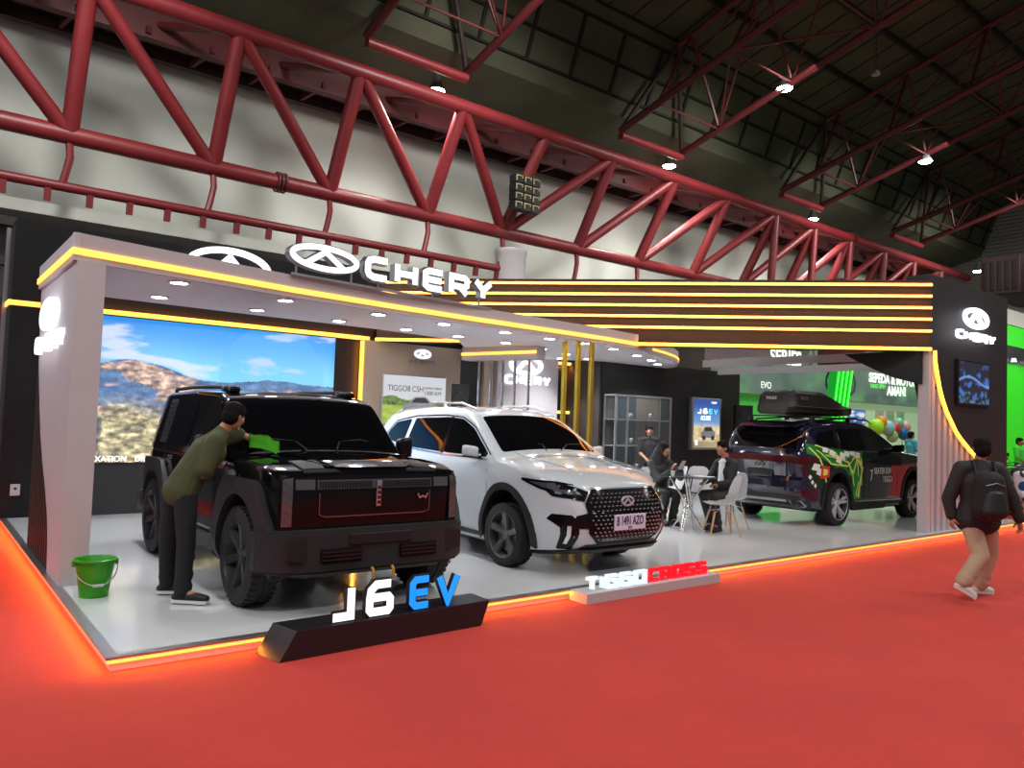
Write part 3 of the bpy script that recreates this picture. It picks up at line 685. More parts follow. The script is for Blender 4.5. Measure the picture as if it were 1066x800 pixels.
def lb_px(s, t):
    if t > .52: return mix(srgb(110, 160, 215), srgb(45, 85, 165), smst(.52, .95, t))
    if t > .40: return mix(srgb(235, 215, 170), srgb(130, 170, 210), smst(.4, .52, t + .04 * fbm(s * 5, 2)))
    return mix(srgb(205, 175, 120), srgb(240, 225, 185), .5 + fbm(s * 6, t * 12)) if t > .12 else mix(srgb(150, 140, 110), srgb(190, 175, 130), s)
picture('poster_print', mat_vc('light_box_glow', .95), lb_, (14.93, 11.815, 1.22), (1, 0, 0), (0, 0, 1), 1.02, 1.18, 40, 60, lb_px)
letters('J6', M['glow_white'], lb_, (15.06, 11.812, 2.05), (1, 0, 0), (0, 0, 1), (0, -1, 0), .1, .13, .05, .035, 0, .006)
letters('EV', mat('lit_cyan', (.1, .4, .8), .5, emit=(.1, .5, 1.), es=1.5), lb_, (15.50, 11.812, 2.05), (1, 0, 0), (0, 0, 1), (0, -1, 0), .1, .12, .05, .03, 0, .006)
text_obj('iCUBE', M['glow_white'], lb_, (15.2, 11.812, 1.90), (1, 0, 0), (0, 0, 1), .14, bold=.004)
text_obj('CHERY', M['glow_white'], lb_, (15.6, 11.812, 2.31), (1, 0, 0), (0, 0, 1), .07)
g = MB(); g.prism([(0, .06), (.02, .2), (.1, .23), (.16, .34), (.42, .34), (.5, .22), (.56, .19), (.56, .06)], (15.2, 11.812, 1.40), (1, 0, 0), (0, 0, 1), (0, -1, 0), 0, .004); g.build('printed_car', mat('printed_white_car', srgb(190, 190, 200), .5), lb_)
g = MB(); g.prism([(.12, .23), (.17, .32), (.40, .32), (.46, .23)], (15.2, 11.806, 1.40), (1, 0, 0), (0, 0, 1), (0, -1, 0), 0, .002); g.lathe([(.06, 0), (.06, .01)], (15.32, 11.806, 1.46), (0, -1, 0), 14); g.lathe([(.06, 0), (.06, .01)], (15.66, 11.806, 1.46), (0, -1, 0), 14); g.build('printed_window', ink, lb_)
g = MB(); g.box((15.0, 11.808, 1.28), (15.09, 11.814, 1.4)); g.build('white_patch', M['glow_soft'], lb_)

# hanging box over the reception with slim poles
hc = thing('hanging_header', 'small white header box with amber strip hanging behind the white car', 'header', (8.45, 11.2, 2.85))
ha, hb = Vector((8.185, 11.973, 0)), Vector((8.737, 10.42, 0)); hd = (hb - ha).normalized(); hn = Vector((-hd.y, hd.x, 0)); hn = hn if hn.x < 0 else -hn
g = MB(); a, b = ha, hb; c, d = b - hn * .3, a - hn * .3
g.hexa([zz(a, 2.84), zz(b, 2.84), zz(c, 2.84), zz(d, 2.84), zz(a, 3.08), zz(b, 3.08), zz(c, 3.08), zz(d, 3.08)]); g.build('header_board', M['white'], hc)
g = MB(); g.bar(ha + hn * .012 + Vector((0, 0, 2.95)), hb + hn * .012 + Vector((0, 0, 2.97)), .02, .05); g.build('light_strip', M['strip'], hc)
for k, t_ in enumerate((.23, .39, .55, .71, .89)):
    q = ha + (hb - ha) * t_ - hn * .05
    t = thing('slim_pole', ['leftmost slim silver pole under the small header box', 'second slim silver pole from the left under the header box', 'middle slim silver pole under the header box', 'second slim silver pole from the right under the header box', 'rightmost slim silver pole under the small header box'][k], 'pole', (q.x, q.y, .1), 0, 'slim silver poles')
    g = MB(); g.bar((q.x, q.y, .1), (q.x, q.y, 2.84), .035); g.build('tube', M['chrome'], t)
    g = MB(); g.box((q.x - .05, q.y - .05, .1), (q.x + .05, q.y + .05, .115)); g.build('foot_plate', M['chrome'], t)
for k, (x, y) in enumerate(((8.58, 9.50), (8.70, 9.30), (8.84, 9.13))):
    t = thing('gold_pole', ['leftmost of the three square gold poles', 'middle of the three square gold poles', 'rightmost of the three square gold poles'][k], 'pole', (x, y, .1), 0, 'square gold poles under the canopy')
    g = MB(); g.box((x - .035, y - .035, .1), (x + .035, y + .035, 3.08), .006); g.build('tube', M['gold'], t)
    g = MB(); g.box((x - .07, y - .07, .1), (x + .07, y + .07, .115), .003); g.build('foot_plate', M['gold'], t)

def loudspeaker(c, rz, w_, h_, d_, label, stand):
    t = thing('loudspeaker', label, 'speaker', (c[0], c[1], c[2]), rz, 'black loudspeakers')
    g = MB(); g.prism([(-w_ / 2, -d_ / 2), (w_ / 2, -d_ / 2), (w_ / 2 * .75, d_ / 2), (-w_ / 2 * .75, d_ / 2)], (0, 0, 0), (1, 0, 0), (0, 1, 0), (0, 0, 1), 0, h_); g.build('cabinet', M['plastic'], t, local=True)
    g = MB(); g.lathe([(w_ * .08, 0), (w_ * .3, .012), (w_ * .36, .016), (w_ * .37, 0)], (0, -d_ / 2, h_ * .34), (0, -1, 0), 20); g.build('woofer', M['grey_plastic'], t, local=True, smooth=True)
    g = MB(); g.lathe([(w_ * .05, .004), (w_ * .16, .014), (w_ * .17, 0)], (0, -d_ / 2, h_ * .76), (0, -1, 0), 16); g.build('tweeter', M['grey_plastic'], t, local=True, smooth=True)
    g = MB(); g.tube([(0, 0, 0), (0, 0, -(stand - .0))], .018, 8)
    for k in range(3): a = k * 2.09 + .5; g.tube([(0, 0, -stand * .62), (.35 * cos(a), .35 * sin(a), -stand + .015)], .012, 6)
    g.build('tripod', M['plastic'], t, local=True)
loudspeaker((8.32, 12.2, 1.93), -.5, .34, .46, .32, 'black loudspeaker on a stand in front of the beige panel', 1.83)
loudspeaker((16.42, 11.5, 1.62), -.6, .42, .68, .36, 'tall black loudspeaker beside the lit poster', 1.52)

# small things at the left edge
so = thing('wall_socket', 'small white socket low on the black wall end at the left edge', 'socket', (1.2, 12.9, .5))
g = MB(); g.box((1.2, 12.95, .42), (1.32, 13, .58), .006); g.build('plate', M['white'], so)
g = MB(); g.lathe([(.02, 0), (.02, .01)], (1.26, 12.952, .52), (0, -1, 0), 10); g.build('switch', M['plastic'], so)
# signs standing at the front edge
zb = thing('sign_plinth', 'black slanted plinth on the red carpet under white and blue model lettering', 'plinth', (3.0, 5.35, 0))
def q(x, y, z): return (x, y, z)
g = MB(); g.hexa([q(2.12, 5.20, 0), q(3.90, 5.26, 0), q(3.9, 5.56, 0), q(2.06, 5.50, 0), q(2.24, 5.20, .205), q(3.98, 5.26, .205), q(4.0, 5.56, .205), q(2.18, 5.50, .205)], .004); g.build('box', mat('satin_black', (.016, .014, .018), .3), zb)
bu = Vector((1, .034, 0)).normalized()
jm = thing('model_lettering', 'white J6 and blue EV letters lit on the black plinth', 'sign', (3.0, 5.35, .205))
letters('J6', mat('letter_white', (.85, .85, .9), .5, emit=(.9, .92, 1), es=.95), jm, Vector((2.50, 5.24, .215)), bu, (0, 0, 1), (0, -1, 0), .205, .18, .06, .062, -.04, .0, mcase=M['grey_case'])
letters('EV', mat('letter_blue', (.02, .25, .8), .5, emit=(.0, .28, .95), es=.9), jm, Vector((3.19, 5.265, .215)), bu, (0, 0, 1), (0, -1, 0), .205, .15, .05, .055, -.04, .0, mcase=M['grey_case'], widths={'V': .18})
zt = thing('sign_plinth', 'low pale grey plinth on the red carpet under white and red lettering', 'plinth', (6.2, 5.45, 0))
g = MB(); g.box((5.2, 5.33, 0), (7.27, 5.58, .10), .003); g.build('box', M['white'], zt)
tm = thing('model_lettering', 'clear acrylic white TIGGO and red CROSS letters on the pale plinth', 'sign', (6.2, 5.4, .1))
letters('TIGGO', mat('acrylic_white', (.75, .85, .9), .3, emit=(.62, .80, .86), es=.75), tm, Vector((5.27, 5.40, .10)), (1, .0, 0), (0, 0, 1), (0, -1, 0), .105, .135, .04, .032, -.05, .0)
letters('CROSS', mat('acrylic_red', (.8, .01, .02), .3, emit=(1, .008, .02), es=.85), tm, Vector((6.17, 5.40, .10)), (1, .0, 0), (0, 0, 1), (0, -1, 0), .105, .125, .038, .036, -.05, .0)
# ------------------------------------------------------------------ cars
def lerp_tab(tab, x):
    if x <= tab[0][0]: return tab[0][1]
    for (a, va), (b, vb) in zip(tab, tab[1:]):
        if x <= b:
            t = (x - a) / (b - a); return va + (vb - va) * t
    return tab[-1][1]
def smooth_tab(tab, x):
    """Catmull-Rom through a table of (x, value)"""
    if x <= tab[0][0]: return tab[0][1]
    if x >= tab[-1][0]: return tab[-1][1]
    for i in range(len(tab) - 1):
        if tab[i][0] <= x <= tab[i + 1][0]:
            x0, y0 = tab[i]; x1, y1 = tab[i + 1]; h = x1 - x0; t = (x - x0) / h
            m0 = (y1 - tab[i - 1][1]) / (x1 - tab[i - 1][0]) if i > 0 else (y1 - y0) / h
            m1 = (tab[i + 2][1] - y0) / (tab[i + 2][0] - x0) if i + 2 < len(tab) else (y1 - y0) / h
            return (2 * t ** 3 - 3 * t * t + 1) * y0 + (t ** 3 - 2 * t * t + t) * h * m0 + (-2 * t ** 3 + 3 * t * t) * y1 + (t ** 3 - t * t) * h * m1

class Shell:
    """a car body skin: stations along x, each a left-right symmetric section; local axes x forward, y left, z up"""
    def __init__(s, top, bot, plan, side, belt, x0, x1, rc, crown, front, rear, ns=56, MC=14, lin=False):
        s.lin = lin
        s.top, s.bot, s.plan, s.side, s.belt, s.rc, s.crown = top, bot, plan, side, belt, rc, crown
        s.x0, s.x1, s.front, s.rear = x0, x1, front, rear
        xs = [x0 + (x1 - x0) * i / (ns - 1) for i in range(ns)]
        for t in top: xs.append(min(x1, max(x0, t[0])))
        xs = sorted(set(round(x, 3) for x in xs)); xs = [x for i, x in enumerate(xs) if i == 0 or x - xs[i - 1] > .012]
        if xs[-1] < x1: xs[-1] = x1
        bm = bmesh.new(); rings = []
        for x in xs:
            rings.append([bm.verts.new(s.warp(p)) for p in s.section(x)])
        n = len(rings[0])
        for a, b in zip(rings, rings[1:]):
            for k in range(n - 1): bm.faces.new([a[k], a[k + 1], b[k + 1], b[k]])
            bm.faces.new([a[n - 1], a[0], b[0], b[n - 1]])
        # caps: rows across between mirrored points
        for ring, x, fl in ((rings[0], xs[0], False), (rings[-1], xs[-1], True)):
            sec = s.section(x); h = n // 2; prev = None
            for i in range(h):
                A, B = sec[i], sec[n - 1 - i]
                row = [ring[i]] + [bm.verts.new(s.warp(A + (B - A) * (k / MC))) for k in range(1, MC)] + [ring[n - 1 - i]]
                if prev:
                    for k in range(MC):
                        f = [prev[k], prev[k + 1], row[k + 1], row[k]]
                        try: bm.faces.new(f)
                        except ValueError: pass
                else:
                    try: bm.faces.new(row)
                    except ValueError: pass
                prev = row
            try: bm.faces.new(prev)
            except ValueError: pass
        bmesh.ops.remove_doubles(bm, verts=bm.verts, dist=1e-5)
        bmesh.ops.recalc_face_normals(bm, faces=bm.faces)
        s.bm = bm; s.bvh = BVHTree.FromBMesh(bm)
    def hw(s, x, z):
        return smooth_tab(s.plan, x) - lerp_tab(s.side, z)
    def section(s, x):
        zt, zb = (lerp_tab if s.lin else smooth_tab)(s.top, x), lerp_tab(s.bot, x)
        rc = min(lerp_tab(s.rc, x), (zt - zb) * .3); cr = lerp_tab(s.crown, x); ze = zt - cr - rc
        zbelt = min(s.belt, ze - .01); half = []
        NL, NU, NA, NT = 11, 7, 5, 5
        half.append(Vector((x, s.hw(x, zb) - .12, zb)))
        for k in range(NL): z = zb + .03 + (zbelt - zb - .03) * k / (NL - 1); half.append(Vector((x, s.hw(x, z), z)))
        for k in range(1, NU): z = zbelt + (ze - zbelt) * k / (NU - 1); half.append(Vector((x, s.hw(x, z), z)))
        ye = s.hw(x, ze)
        for k in range(1, NA): a = pi / 2 * k / NA; half.append(Vector((x, ye - rc * (1 - cos(a)), ze + rc * sin(a))))
        yt = ye - rc
        for k in range(NT): q_ = 1 - k / NT; half.append(Vector((x, yt * q_, ze + rc + cr * (1 - q_ * q_))))
        half.append(Vector((x, 0.0004, ze + rc + cr)))
        return half + [Vector((p.x, -p.y, p.z)) for p in reversed(half)]
    def warp(s, p):
        x, y, z = p; L = .55
        if x > s.x1 - L: t = (x - (s.x1 - L)) / L; x -= t * t * s.front(abs(y), z)
        if x < s.x0 + L: t = ((s.x0 + L) - x) / L; x += t * t * s.rear(abs(y), z)
        return Vector((x, y, z))
    def hit(s, kind, a, b):
        if kind == 'R': o, d = Vector((a, -2, b)), Vector((0, 1, 0))
        elif kind == 'L': o, d = Vector((a, 2, b)), Vector((0, -1, 0))
        elif kind == 'F': o, d = Vector((4, a, b)), Vector((-1, 0, 0))
        elif kind == 'B': o, d = Vector((-4, a, b)), Vector((1, 0, 0))
        elif kind == 'T': o, d = Vector((a, b, 4)), Vector((0, 0, -1))
        loc, nrm, _, _ = s.bvh.ray_cast(o, d)
        if loc is None: return None, None
        if nrm.dot(d) > 0: nrm = -nrm
        return loc, nrm

def dense(poly, step, closed=True):
    out = []; n = len(poly)
    for i in range(n if closed else n - 1):
        a, b = Vector(poly[i]), Vector(poly[(i + 1) % n]); k = max(1, int((b - a).length / step))
        for j in range(k): out.append(a + (b - a) * j / k)
    if not closed: out.append(Vector(poly[-1]))
    return out
def inside(p, poly):
    c = False; n = len(poly)
    for i in range(n):
        a, b = poly[i], poly[(i + 1) % n]
        if (a[1] > p[1]) != (b[1] > p[1]) and p[0] < (b[0] - a[0]) * (p[1] - a[1]) / (b[1] - a[1]) + a[0]: c = not c
    return c
def rounded(poly, r, n=4):
    out = []; m = len(poly)
    for i in range(m):
        p = Vector(poly[i]); a = Vector(poly[i - 1]) - p; b = Vector(poly[(i + 1) % m]) - p
        rr = min(r, a.length * .45, b.length * .45); a.normalize(); b.normalize(); A, B = p + a * rr, p + b * rr
        for k in range(n + 1): t = k / n; out.append(tuple(A * (1 - t) ** 2 + p * 2 * t * (1 - t) + B * t * t))
    return out
def patch(sh, kind, poly, m, name, parent, off=.004, th=.012, step=.05, both=False, lift=None, smooth=30):
    """a panel that follows the body skin: outline in (x,z) for R/L, (y,z) for F/B, (x,y) for T"""
    P = dense(poly, step); pts = [Vector((p[0], p[1])) for p in P]; n = len(pts)
    edges = [(i, (i + 1) % n) for i in range(n)]
    xs = [p[0] for p in pts]; ys = [p[1] for p in pts]; pp = [(p[0], p[1]) for p in poly]
    x = min(xs) + step * .7
    while x < max(xs):
        y = min(ys) + step * .7
        while y < max(ys):
            if inside((x, y), pp) and min((Vector((x, y)) - q_).length for q_ in pts) > step * .45: pts.append(Vector((x, y)))
            y += step
        x += step
    vs, _, fs, *_r = delaunay_2d_cdt(pts, edges, [], 1, 1e-5)
    bm = bmesh.new(); A, B = [], []; ok = True; last = None; miss = []
    for i, v in enumerate(vs):
        loc, nr = sh.hit(kind, v.x, v.y)
        A.append(loc); B.append(nr)
    good = [i for i in range(len(vs)) if A[i] is not None]
    if not good: return None
    for i in range(len(vs)):
        if A[i] is None:
            j = min(good, key=lambda k: (vs[k] - vs[i]).length); A[i] = A[j].copy(); B[i] = B[j]
            if kind in 'RL': A[i].x, A[i].z = vs[i].x, vs[i].y
            elif kind in 'FB': A[i].y, A[i].z = vs[i].x, vs[i].y
            else: A[i].x, A[i].y = vs[i].x, vs[i].y
    o_ = [bm.verts.new(A[i] + B[i] * (off + (lift(vs[i].x, vs[i].y) if lift else 0))) for i in range(len(vs))]
    i_ = [bm.verts.new(A[i] + B[i] * (off - th)) for i in range(len(vs))]
    from collections import Counter
    ec = Counter()
    for f in fs:
        if len(set(f)) < 3: continue
        try: bm.faces.new([o_[k] for k in f])
        except ValueError: continue
        for k in range(len(f)): ec[(f[k], f[(k + 1) % len(f)])] += 1
    for (a, b) in ec:
        if (b, a) not in ec:
            try: bm.faces.new([o_[b], o_[a], i_[a], i_[b]])
            except ValueError: pass
    bmesh.ops.delete(bm, geom=[v for v in bm.verts if not v.link_faces], context='VERTS')
    # outward winding
    bm.normal_update(); ref = {'R': (0, -1, 0), 'L': (0, 1, 0), 'F': (1, 0, 0), 'B': (-1, 0, 0), 'T': (0, 0, 1)}[kind]
    sm = sum(f.normal.dot(Vector(ref)) * f.calc_area() for f in bm.faces)
    if sm < 0: bmesh.ops.reverse_faces(bm, faces=bm.faces)
    me = bpy.data.meshes.new(name); bm.to_mesh(me); bm.free(); me.materials.append(m)
    smooth_by_angle(me, smooth); ob = bpy.data.objects.new(name, me); link(ob, parent)
    return ob
def both(sh, poly, m, name, parent, **k):
    r = patch(sh, 'R', poly, m, name, parent, **k); l = patch(sh, 'L', poly, m, name, parent, **k); return r, l
def arc(cx, cz, r, a0, a1, n=18): return [(cx + r * cos(radians(a0 + (a1 - a0) * k / n)), cz + r * sin(radians(a0 + (a1 - a0) * k / n))) for k in range(n + 1)]
def line_strip(sh, kind, pts, w_, m, name, parent, off=.004, th=.006, step=.05):
    """a thin strip along 2-D points"""
    P = [Vector(p) for p in pts]; L_, R_ = [], []
    for i in range(len(P)):
        d = (P[min(i + 1, len(P) - 1)] - P[max(i - 1, 0)]).normalized(); n = Vector((-d.y, d.x)) * w_ / 2; L_.append(tuple(P[i] + n)); R_.append(tuple(P[i] - n))
    return patch(sh, kind, L_ + R_[::-1], m, name, parent, off=off, th=th, step=step)

def cut_body(sh, parent, m, axles, r, zc, inner=.34, name='body', hwx=.95):
    me = bpy.data.meshes.new(name); sh.bm.to_mesh(me); me.materials.append(m); me.materials.append(M['plastic'])
    o = bpy.data.objects.new(name, me); link(o, parent)
    cs = []
    for ax in axles:
        for sd in (-1, 1):
            g = MB(); g.lathe([(r, 0), (r, inner + .4)], (ax, sd * (hwx - inner), zc), (0, sd, 0), 36)
            c = g.build('cutter', M['plastic'], None); cs.append(c)
            md = o.modifiers.new('cut', 'BOOLEAN'); md.operation = 'DIFFERENCE'; md.object = c; md.solver = 'EXACT'
            try: md.material_mode = 'TRANSFER'
            except Exception: pass
    keep = parent.matrix_world.copy(); o.parent = None
    bpy.context.view_layer.update(); dg = bpy.context.evaluated_depsgraph_get()
    me2 = bpy.data.meshes.new_from_object(o.evaluated_get(dg)); o.modifiers.clear(); o.data = me2; o.parent = parent
    for c in cs: bpy.data.objects.remove(c)
    bm = bmesh.new(); bm.from_mesh(me2); bmesh.ops.dissolve_degenerate(bm, edges=bm.edges, dist=1e-4); bm.to_mesh(me2); bm.free()
    smooth_by_angle(me2, 32)
    return o

def make_wheel(parent, x, y, zc, R_, wd, rim_r, side, rim_mat, spokes, style):
    """side -1: outer face to -y"""
    c = (x, y, zc); ax = (0, side, 0); hw = wd / 2
    g = MB(); g.lathe([(rim_r - .012, -hw * .8), (rim_r, -hw), (R_ - .05, -hw * 1.02), (R_ - .012, -hw * .86), (R_, -hw * .6), (R_, -.012), (R_ - .008, -.008), (R_ - .008, .008), (R_, .012), (R_, hw * .6), (R_ - .012, hw * .86), (R_ - .05, hw * 1.02), (rim_r, hw), (rim_r - .012, hw * .8)], c, ax, 48, cap=False)
    for k in range(40):   # tread blocks
        a = 2 * pi * k / 40; u = Vector((cos(a), 0, sin(a))); t_ = Vector((-sin(a), 0, cos(a)))
        for s2 in (-1, 1):
            g.obox(Vector(c) + u * (R_ - .002) + Vector((0, s2 * hw * .62, 0)), u * .006, t_ * .016, Vector((0, hw * .24, 0)) + t_ * .006 * s2)
    tyre = g.build('wheel', M['rubber'], parent, smooth=35, local=True)
    g = MB(); g.lathe([(rim_r - .0, hw * .85), (rim_r - .015, hw * .95), (rim_r - .03, hw * .7), (rim_r - .05, -hw * .5), (.1, -hw * .55), (.02, -hw * .5)], c, ax, 40, cap=False)
    o = g.build('rim_barrel', M['grey_plastic'], tyre, smooth=True, local=True)
    g = MB(); g.lathe([(.02, hw * .62), (.05, hw * .66), (.065, hw * .5), (.065, hw * .2)], c, ax, 20)
    A = Vector(ax)
    for k in range(spokes):
        a = 2 * pi * k / spokes + .3
        for da, w0, w1 in (([(0, .035, .05)] if style == 'single' else [(-.16, .018, .026), (.16, .018, .026)])):
            u0_ = Vector((cos(a + da * .4), 0, sin(a + da * .4))); u1_ = Vector((cos(a + da), 0, sin(a + da)))
            t0 = u0_.cross(A); t1 = u1_.cross(A)
            p0 = Vector(c) + u0_ * .05; p1 = Vector(c) + u1_ * (rim_r - .012)
            h0, h1 = hw * .58, hw * .88
            g.hexa([p0 - t0 * w0 + A * (h0 - .03), p0 + t0 * w0 + A * (h0 - .03), p1 + t1 * w1 + A * (h1 - .04), p1 - t1 * w1 + A * (h1 - .04),
                    p0 - t0 * w0 * .7 + A * h0, p0 + t0 * w0 * .7 + A * h0, p1 + t1 * w1 * .75 + A * h1, p1 - t1 * w1 * .75 + A * h1])
    g.lathe([(rim_r - .022, hw * .80), (rim_r - .006, hw * .98), (rim_r + .004, hw * .92), (rim_r - .004, hw * .7)], c, ax, 40, closed=True)
    g.build('rim', rim_mat, tyre, smooth=30, local=True)
    g = MB(); g.lathe([(.19, hw * .1), (.19, hw * .16), (.02, hw * .16)], c, ax, 28); g.build('brake_disc', M['alu'], tyre, local=True)
    return tyre

def mirror_part(parent, x, y, z, s, m, m2, L_=.2, H_=.14):
    """door mirror on side s (+1 left)"""
    g = MB(); g.tube([(x, y - s * .04, z - .03), (x - .01, y + s * .05, z - .03)], [.035, .028], 8); a = g.build('mirror_arm', M['plastic_gloss'], parent, smooth=True, local=True)
    g = MB(); c = Vector((x - .005, y + s * (.05 + L_ / 2), z + .02))
    g.obox(c, (.045, 0, 0), (0, s * L_ / 2, .012), (0, 0, H_ / 2), bev=.03); g.build('mirror', m, parent, smooth=60, local=True)
    g = MB(); g.obox(c + Vector((-.047, 0, 0)), (.003, 0, 0), (0, s * L_ * .42, .01), (0, 0, H_ * .40), bev=.0); g.build('mirror_glass', M['glass_k'], parent, local=True)
    g = MB(); g.obox(c + Vector((.0, 0, -H_ * .5)), (.04, 0, 0), (0, s * L_ * .42, .01), (0, 0, .008)); g.build('mirror_base', M['plastic_gloss'], parent, local=True)

def reshape(t, fn):
    """moves every point of the car's parts except its wheels"""
    seen = set()
    for o in [x for x in bpy.data.objects if x.parent == t or (x.parent and x.parent.parent == t)]:
        r = o if o.parent == t else o.parent
        if r.name.split('.')[0] == 'wheel' or o.data is None or o.data.name in seen: continue
        seen.add(o.data.name)
        for v in o.data.vertices: v.co = fn(v.co)
        o.data.update()
# ============================================================ black boxy off-roader
def build_offroader(loc, rz):
    t = thing('off_road_car', 'boxy glossy black off-road car with wide grey fenders, being wiped by a man', 'car', loc, rz, scale=1.05)
    top = [(-2.0, 1.60), (-1.9, 1.665), (-1.6, 1.70), (-.6, 1.715), (.2, 1.695), (.40, 1.655), (.47, 1.615), (.86, 1.17), (.95, 1.135), (1.3, 1.13), (1.7, 1.10), (1.92, 1.06), (2.0, 1.02)]
    sh = Shell(top, [(-2., .36), (-1.7, .30), (1.6, .30), (2.0, .36)], [(-2.0, .80), (-1.9, .845), (-1.6, .875), (0, .885), (1.4, .88), (1.75, .86), (1.9, .84), (2.0, .81)],
               [(.3, .03), (.5, .0), (.95, .0), (1.10, .015), (1.14, .03), (1.62, .145), (1.72, .17)], 1.10, -2.0, 2.0, [(-2, .05), (.4, .06), (.9, .05), (2, .04)], [(-2, .02), (.3, .03), (.9, .035), (2, .02)],
               lambda y, z: .015 + .06 * max(0, (y - .55) / .3) ** 2 + .03 * max(0, (z - .95)) / .15, lambda y, z: .02 + .05 * max(0, (y - .55) / .3) ** 2 + .10 * max(0, z - 1.1) / .5, lin=True)
    AX, ZC, RW = 1.36, .39, .395
    cut_body(sh, t, M['paint_k'], (-AX, AX), .47, ZC + .0)
    g = MB(); g.box((-1.8, -.78, .32), (1.8, .78, .5)); g.build('underbody', M['plastic'], t, local=True)
    fl = M['grey_plastic']
    for ax in (-AX, AX):
        poly = rounded([(ax - .62, .33), (ax - .60, .62), (ax - .36, .965), (ax + .36, .965), (ax + .60, .62), (ax + .62, .33)], .09) + arc(ax, ZC, .475, -6, 186)[0:0] + [(ax + .47, .33)] + arc(ax, ZC, .47, 0, 180) + [(ax - .47, .33)]
        both(sh, poly, fl, 'fender_flare', t, off=.055, th=.09, step=.06)
    both(sh, [(-.76, .30), (.76, .30), (.74, .47), (-.74, .47)], fl, 'sill_cladding', t, off=.05, th=.08, step=.08)
    both(sh, [(-.70, .53), (.70, .53), (.70, .60), (-.70, .60)], M['plastic'], 'door_moulding', t, off=.018, th=.03, step=.1)
    # glass
    patch(sh, 'T', rounded([(.50, -.66), (.84, -.735), (.84, .735), (.50, .66)], .03), M['glass_k'], 'windscreen', t, off=.006, step=.07)
    both(sh, rounded([(-.30, 1.13), (-.30, 1.585), (.34, 1.58), (.66, 1.13)], .035), M['glass_k'], 'front_door_window', t, off=.006, step=.07)
    both(sh, rounded([(-1.12, 1.13), (-1.12, 1.59), (-.36, 1.59), (-.36, 1.13)], .035), M['glass_k'], 'rear_door_window', t, off=.006, step=.07)
    both(sh, rounded([(-1.82, 1.15), (-1.80, 1.57), (-1.42, 1.59), (-1.42, 1.15)], .04), M['glass_k'], 'quarter_window', t, off=.006, step=.07)
    both(sh, [(-1.40, 1.13), (-1.40, 1.6), (-1.15, 1.6), (-1.15, 1.13)], M['plastic'], 'ladder_panel', t, off=.008, step=.08)
    for k in range(9):
        z = 1.17 + .048 * k; both(sh, [(-1.36, z), (-1.36, z + .022), (-1.19, z + .022), (-1.19, z)], M['grey_plastic'], 'ladder_rib', t, off=.02, th=.016, step=.1)
    patch(sh, 'B', rounded([(-.6, 1.15), (-.56, 1.55), (.56, 1.55), (.6, 1.15)], .04), M['glass_k'], 'rear_window', t, off=.006, step=.08)
    # roof rails and pod
    for s_ in (-1, 1):
        g = MB(); g.tube([(-1.75, s_ * .62, 1.68), (-1.68, s_ * .63, 1.715), (-1.0, s_ * .63, 1.735), (-.2, s_ * .63, 1.73), (.06, s_ * .62, 1.715), (.12, s_ * .61, 1.68)], .02, 8); g.build('roof_rail', M['plastic'], t, smooth=True, local=True)
        g = MB(); g.obox((.08, s_ * .60, 1.705), (.15, 0, -.005), (0, .05, 0), (0, 0, .03), bev=.02); g.build('rail_foot', M['plastic_gloss'], t, smooth=50, local=True)
    # side lines, handles
    for x in (-.33, -1.14, .72):
        both(sh, [(x, .5), (x, 1.11), (x + .008, 1.11), (x + .008, .5)], M['plastic'], 'door_gap', t, off=.002, th=.004, step=.15)
    for x in (-.25, -1.04):
        both(sh, rounded([(x, .98), (x, 1.015), (x + .17, 1.015), (x + .17, .98)], .012), M['chrome'], 'door_handle', t, off=.02, th=.02, step=.06)
    both(sh, [(-1.95, 1.035), (-1.95, 1.055), (.9, 1.055), (.9, 1.035)], M['chrome'], 'side_moulding', t, off=.006, th=.008, step=.12)
    both(sh, rounded([(.92, .93), (.92, 1.03), (1.22, 1.03), (1.22, .93)], .02), M['plastic_gloss'], 'fender_vent', t, off=.01, step=.06)
    # nose
    F = lambda poly, m, nm, **k: patch(sh, 'F', poly, m, nm, t, **k)
    F([(-.80, .80), (-.80, 1.0), (.80, 1.0), (.80, .80)], M['plastic_gloss'], 'grille_band', off=.008, step=.08)
    F([(-.52, .925), (-.52, .985), (.52, .985), (.52, .925)], M['lamp_lens'], 'grille_light_panel', off=.014, step=.08)
    g = MB()
    for k in range(44):
        y = -.50 + 1.0 * k / 43; 
        if abs(y) > .04: g.box((2.0, y - .004, .93), (2.01, y + .004, .98))
    g.build('grille_ribs', M['plastic'], t, local=True)
    F([(-.50, .745), (-.50, .90), (.50, .90), (.50, .745)], M['plastic_gloss'], 'grille_panel', off=.010, step=.08)
    line_strip(sh, 'F', [(-.50, .90), (-.50, .76), (-.44, .745), (.44, .745), (.50, .76), (.50, .90)], .008, M['chrome_dark'], 'chrome_trim', t, off=.016)
    for s_ in (-1, 1):
        P = lambda pts: [(s_ * a, b) for a, b in pts]
        F(P([(.70, .66), (.70, 1.03), (.795, 1.02), (.795, .66)]), M['plastic_gloss'], 'lamp_tower', off=.018, step=.06)
        F(P([(.71, .69), (.71, 1.0), (.785, .99), (.785, .69)]), M['lamp_lens'], 'headlight', off=.024, step=.06)
        for k in range(5): F(P([(.715, .70 + .058 * k), (.78, .745 + .058 * k), (.78, .752 + .058 * k), (.715, .707 + .058 * k)]), M['chrome_dark'], 'light_bar', off=.028, th=.006, step=.05)
        F(P([(.54, .925), (.54, .99), (.69, .99), (.69, .925)]), M['lamp_lens'], 'lamp', off=.016, step=.06)
        F(P([(.30, 1.035), (.33, 1.055), (.60, 1.05), (.60, 1.03)]), M['plastic'], 'hood_lip_vent', off=.008, step=.06)
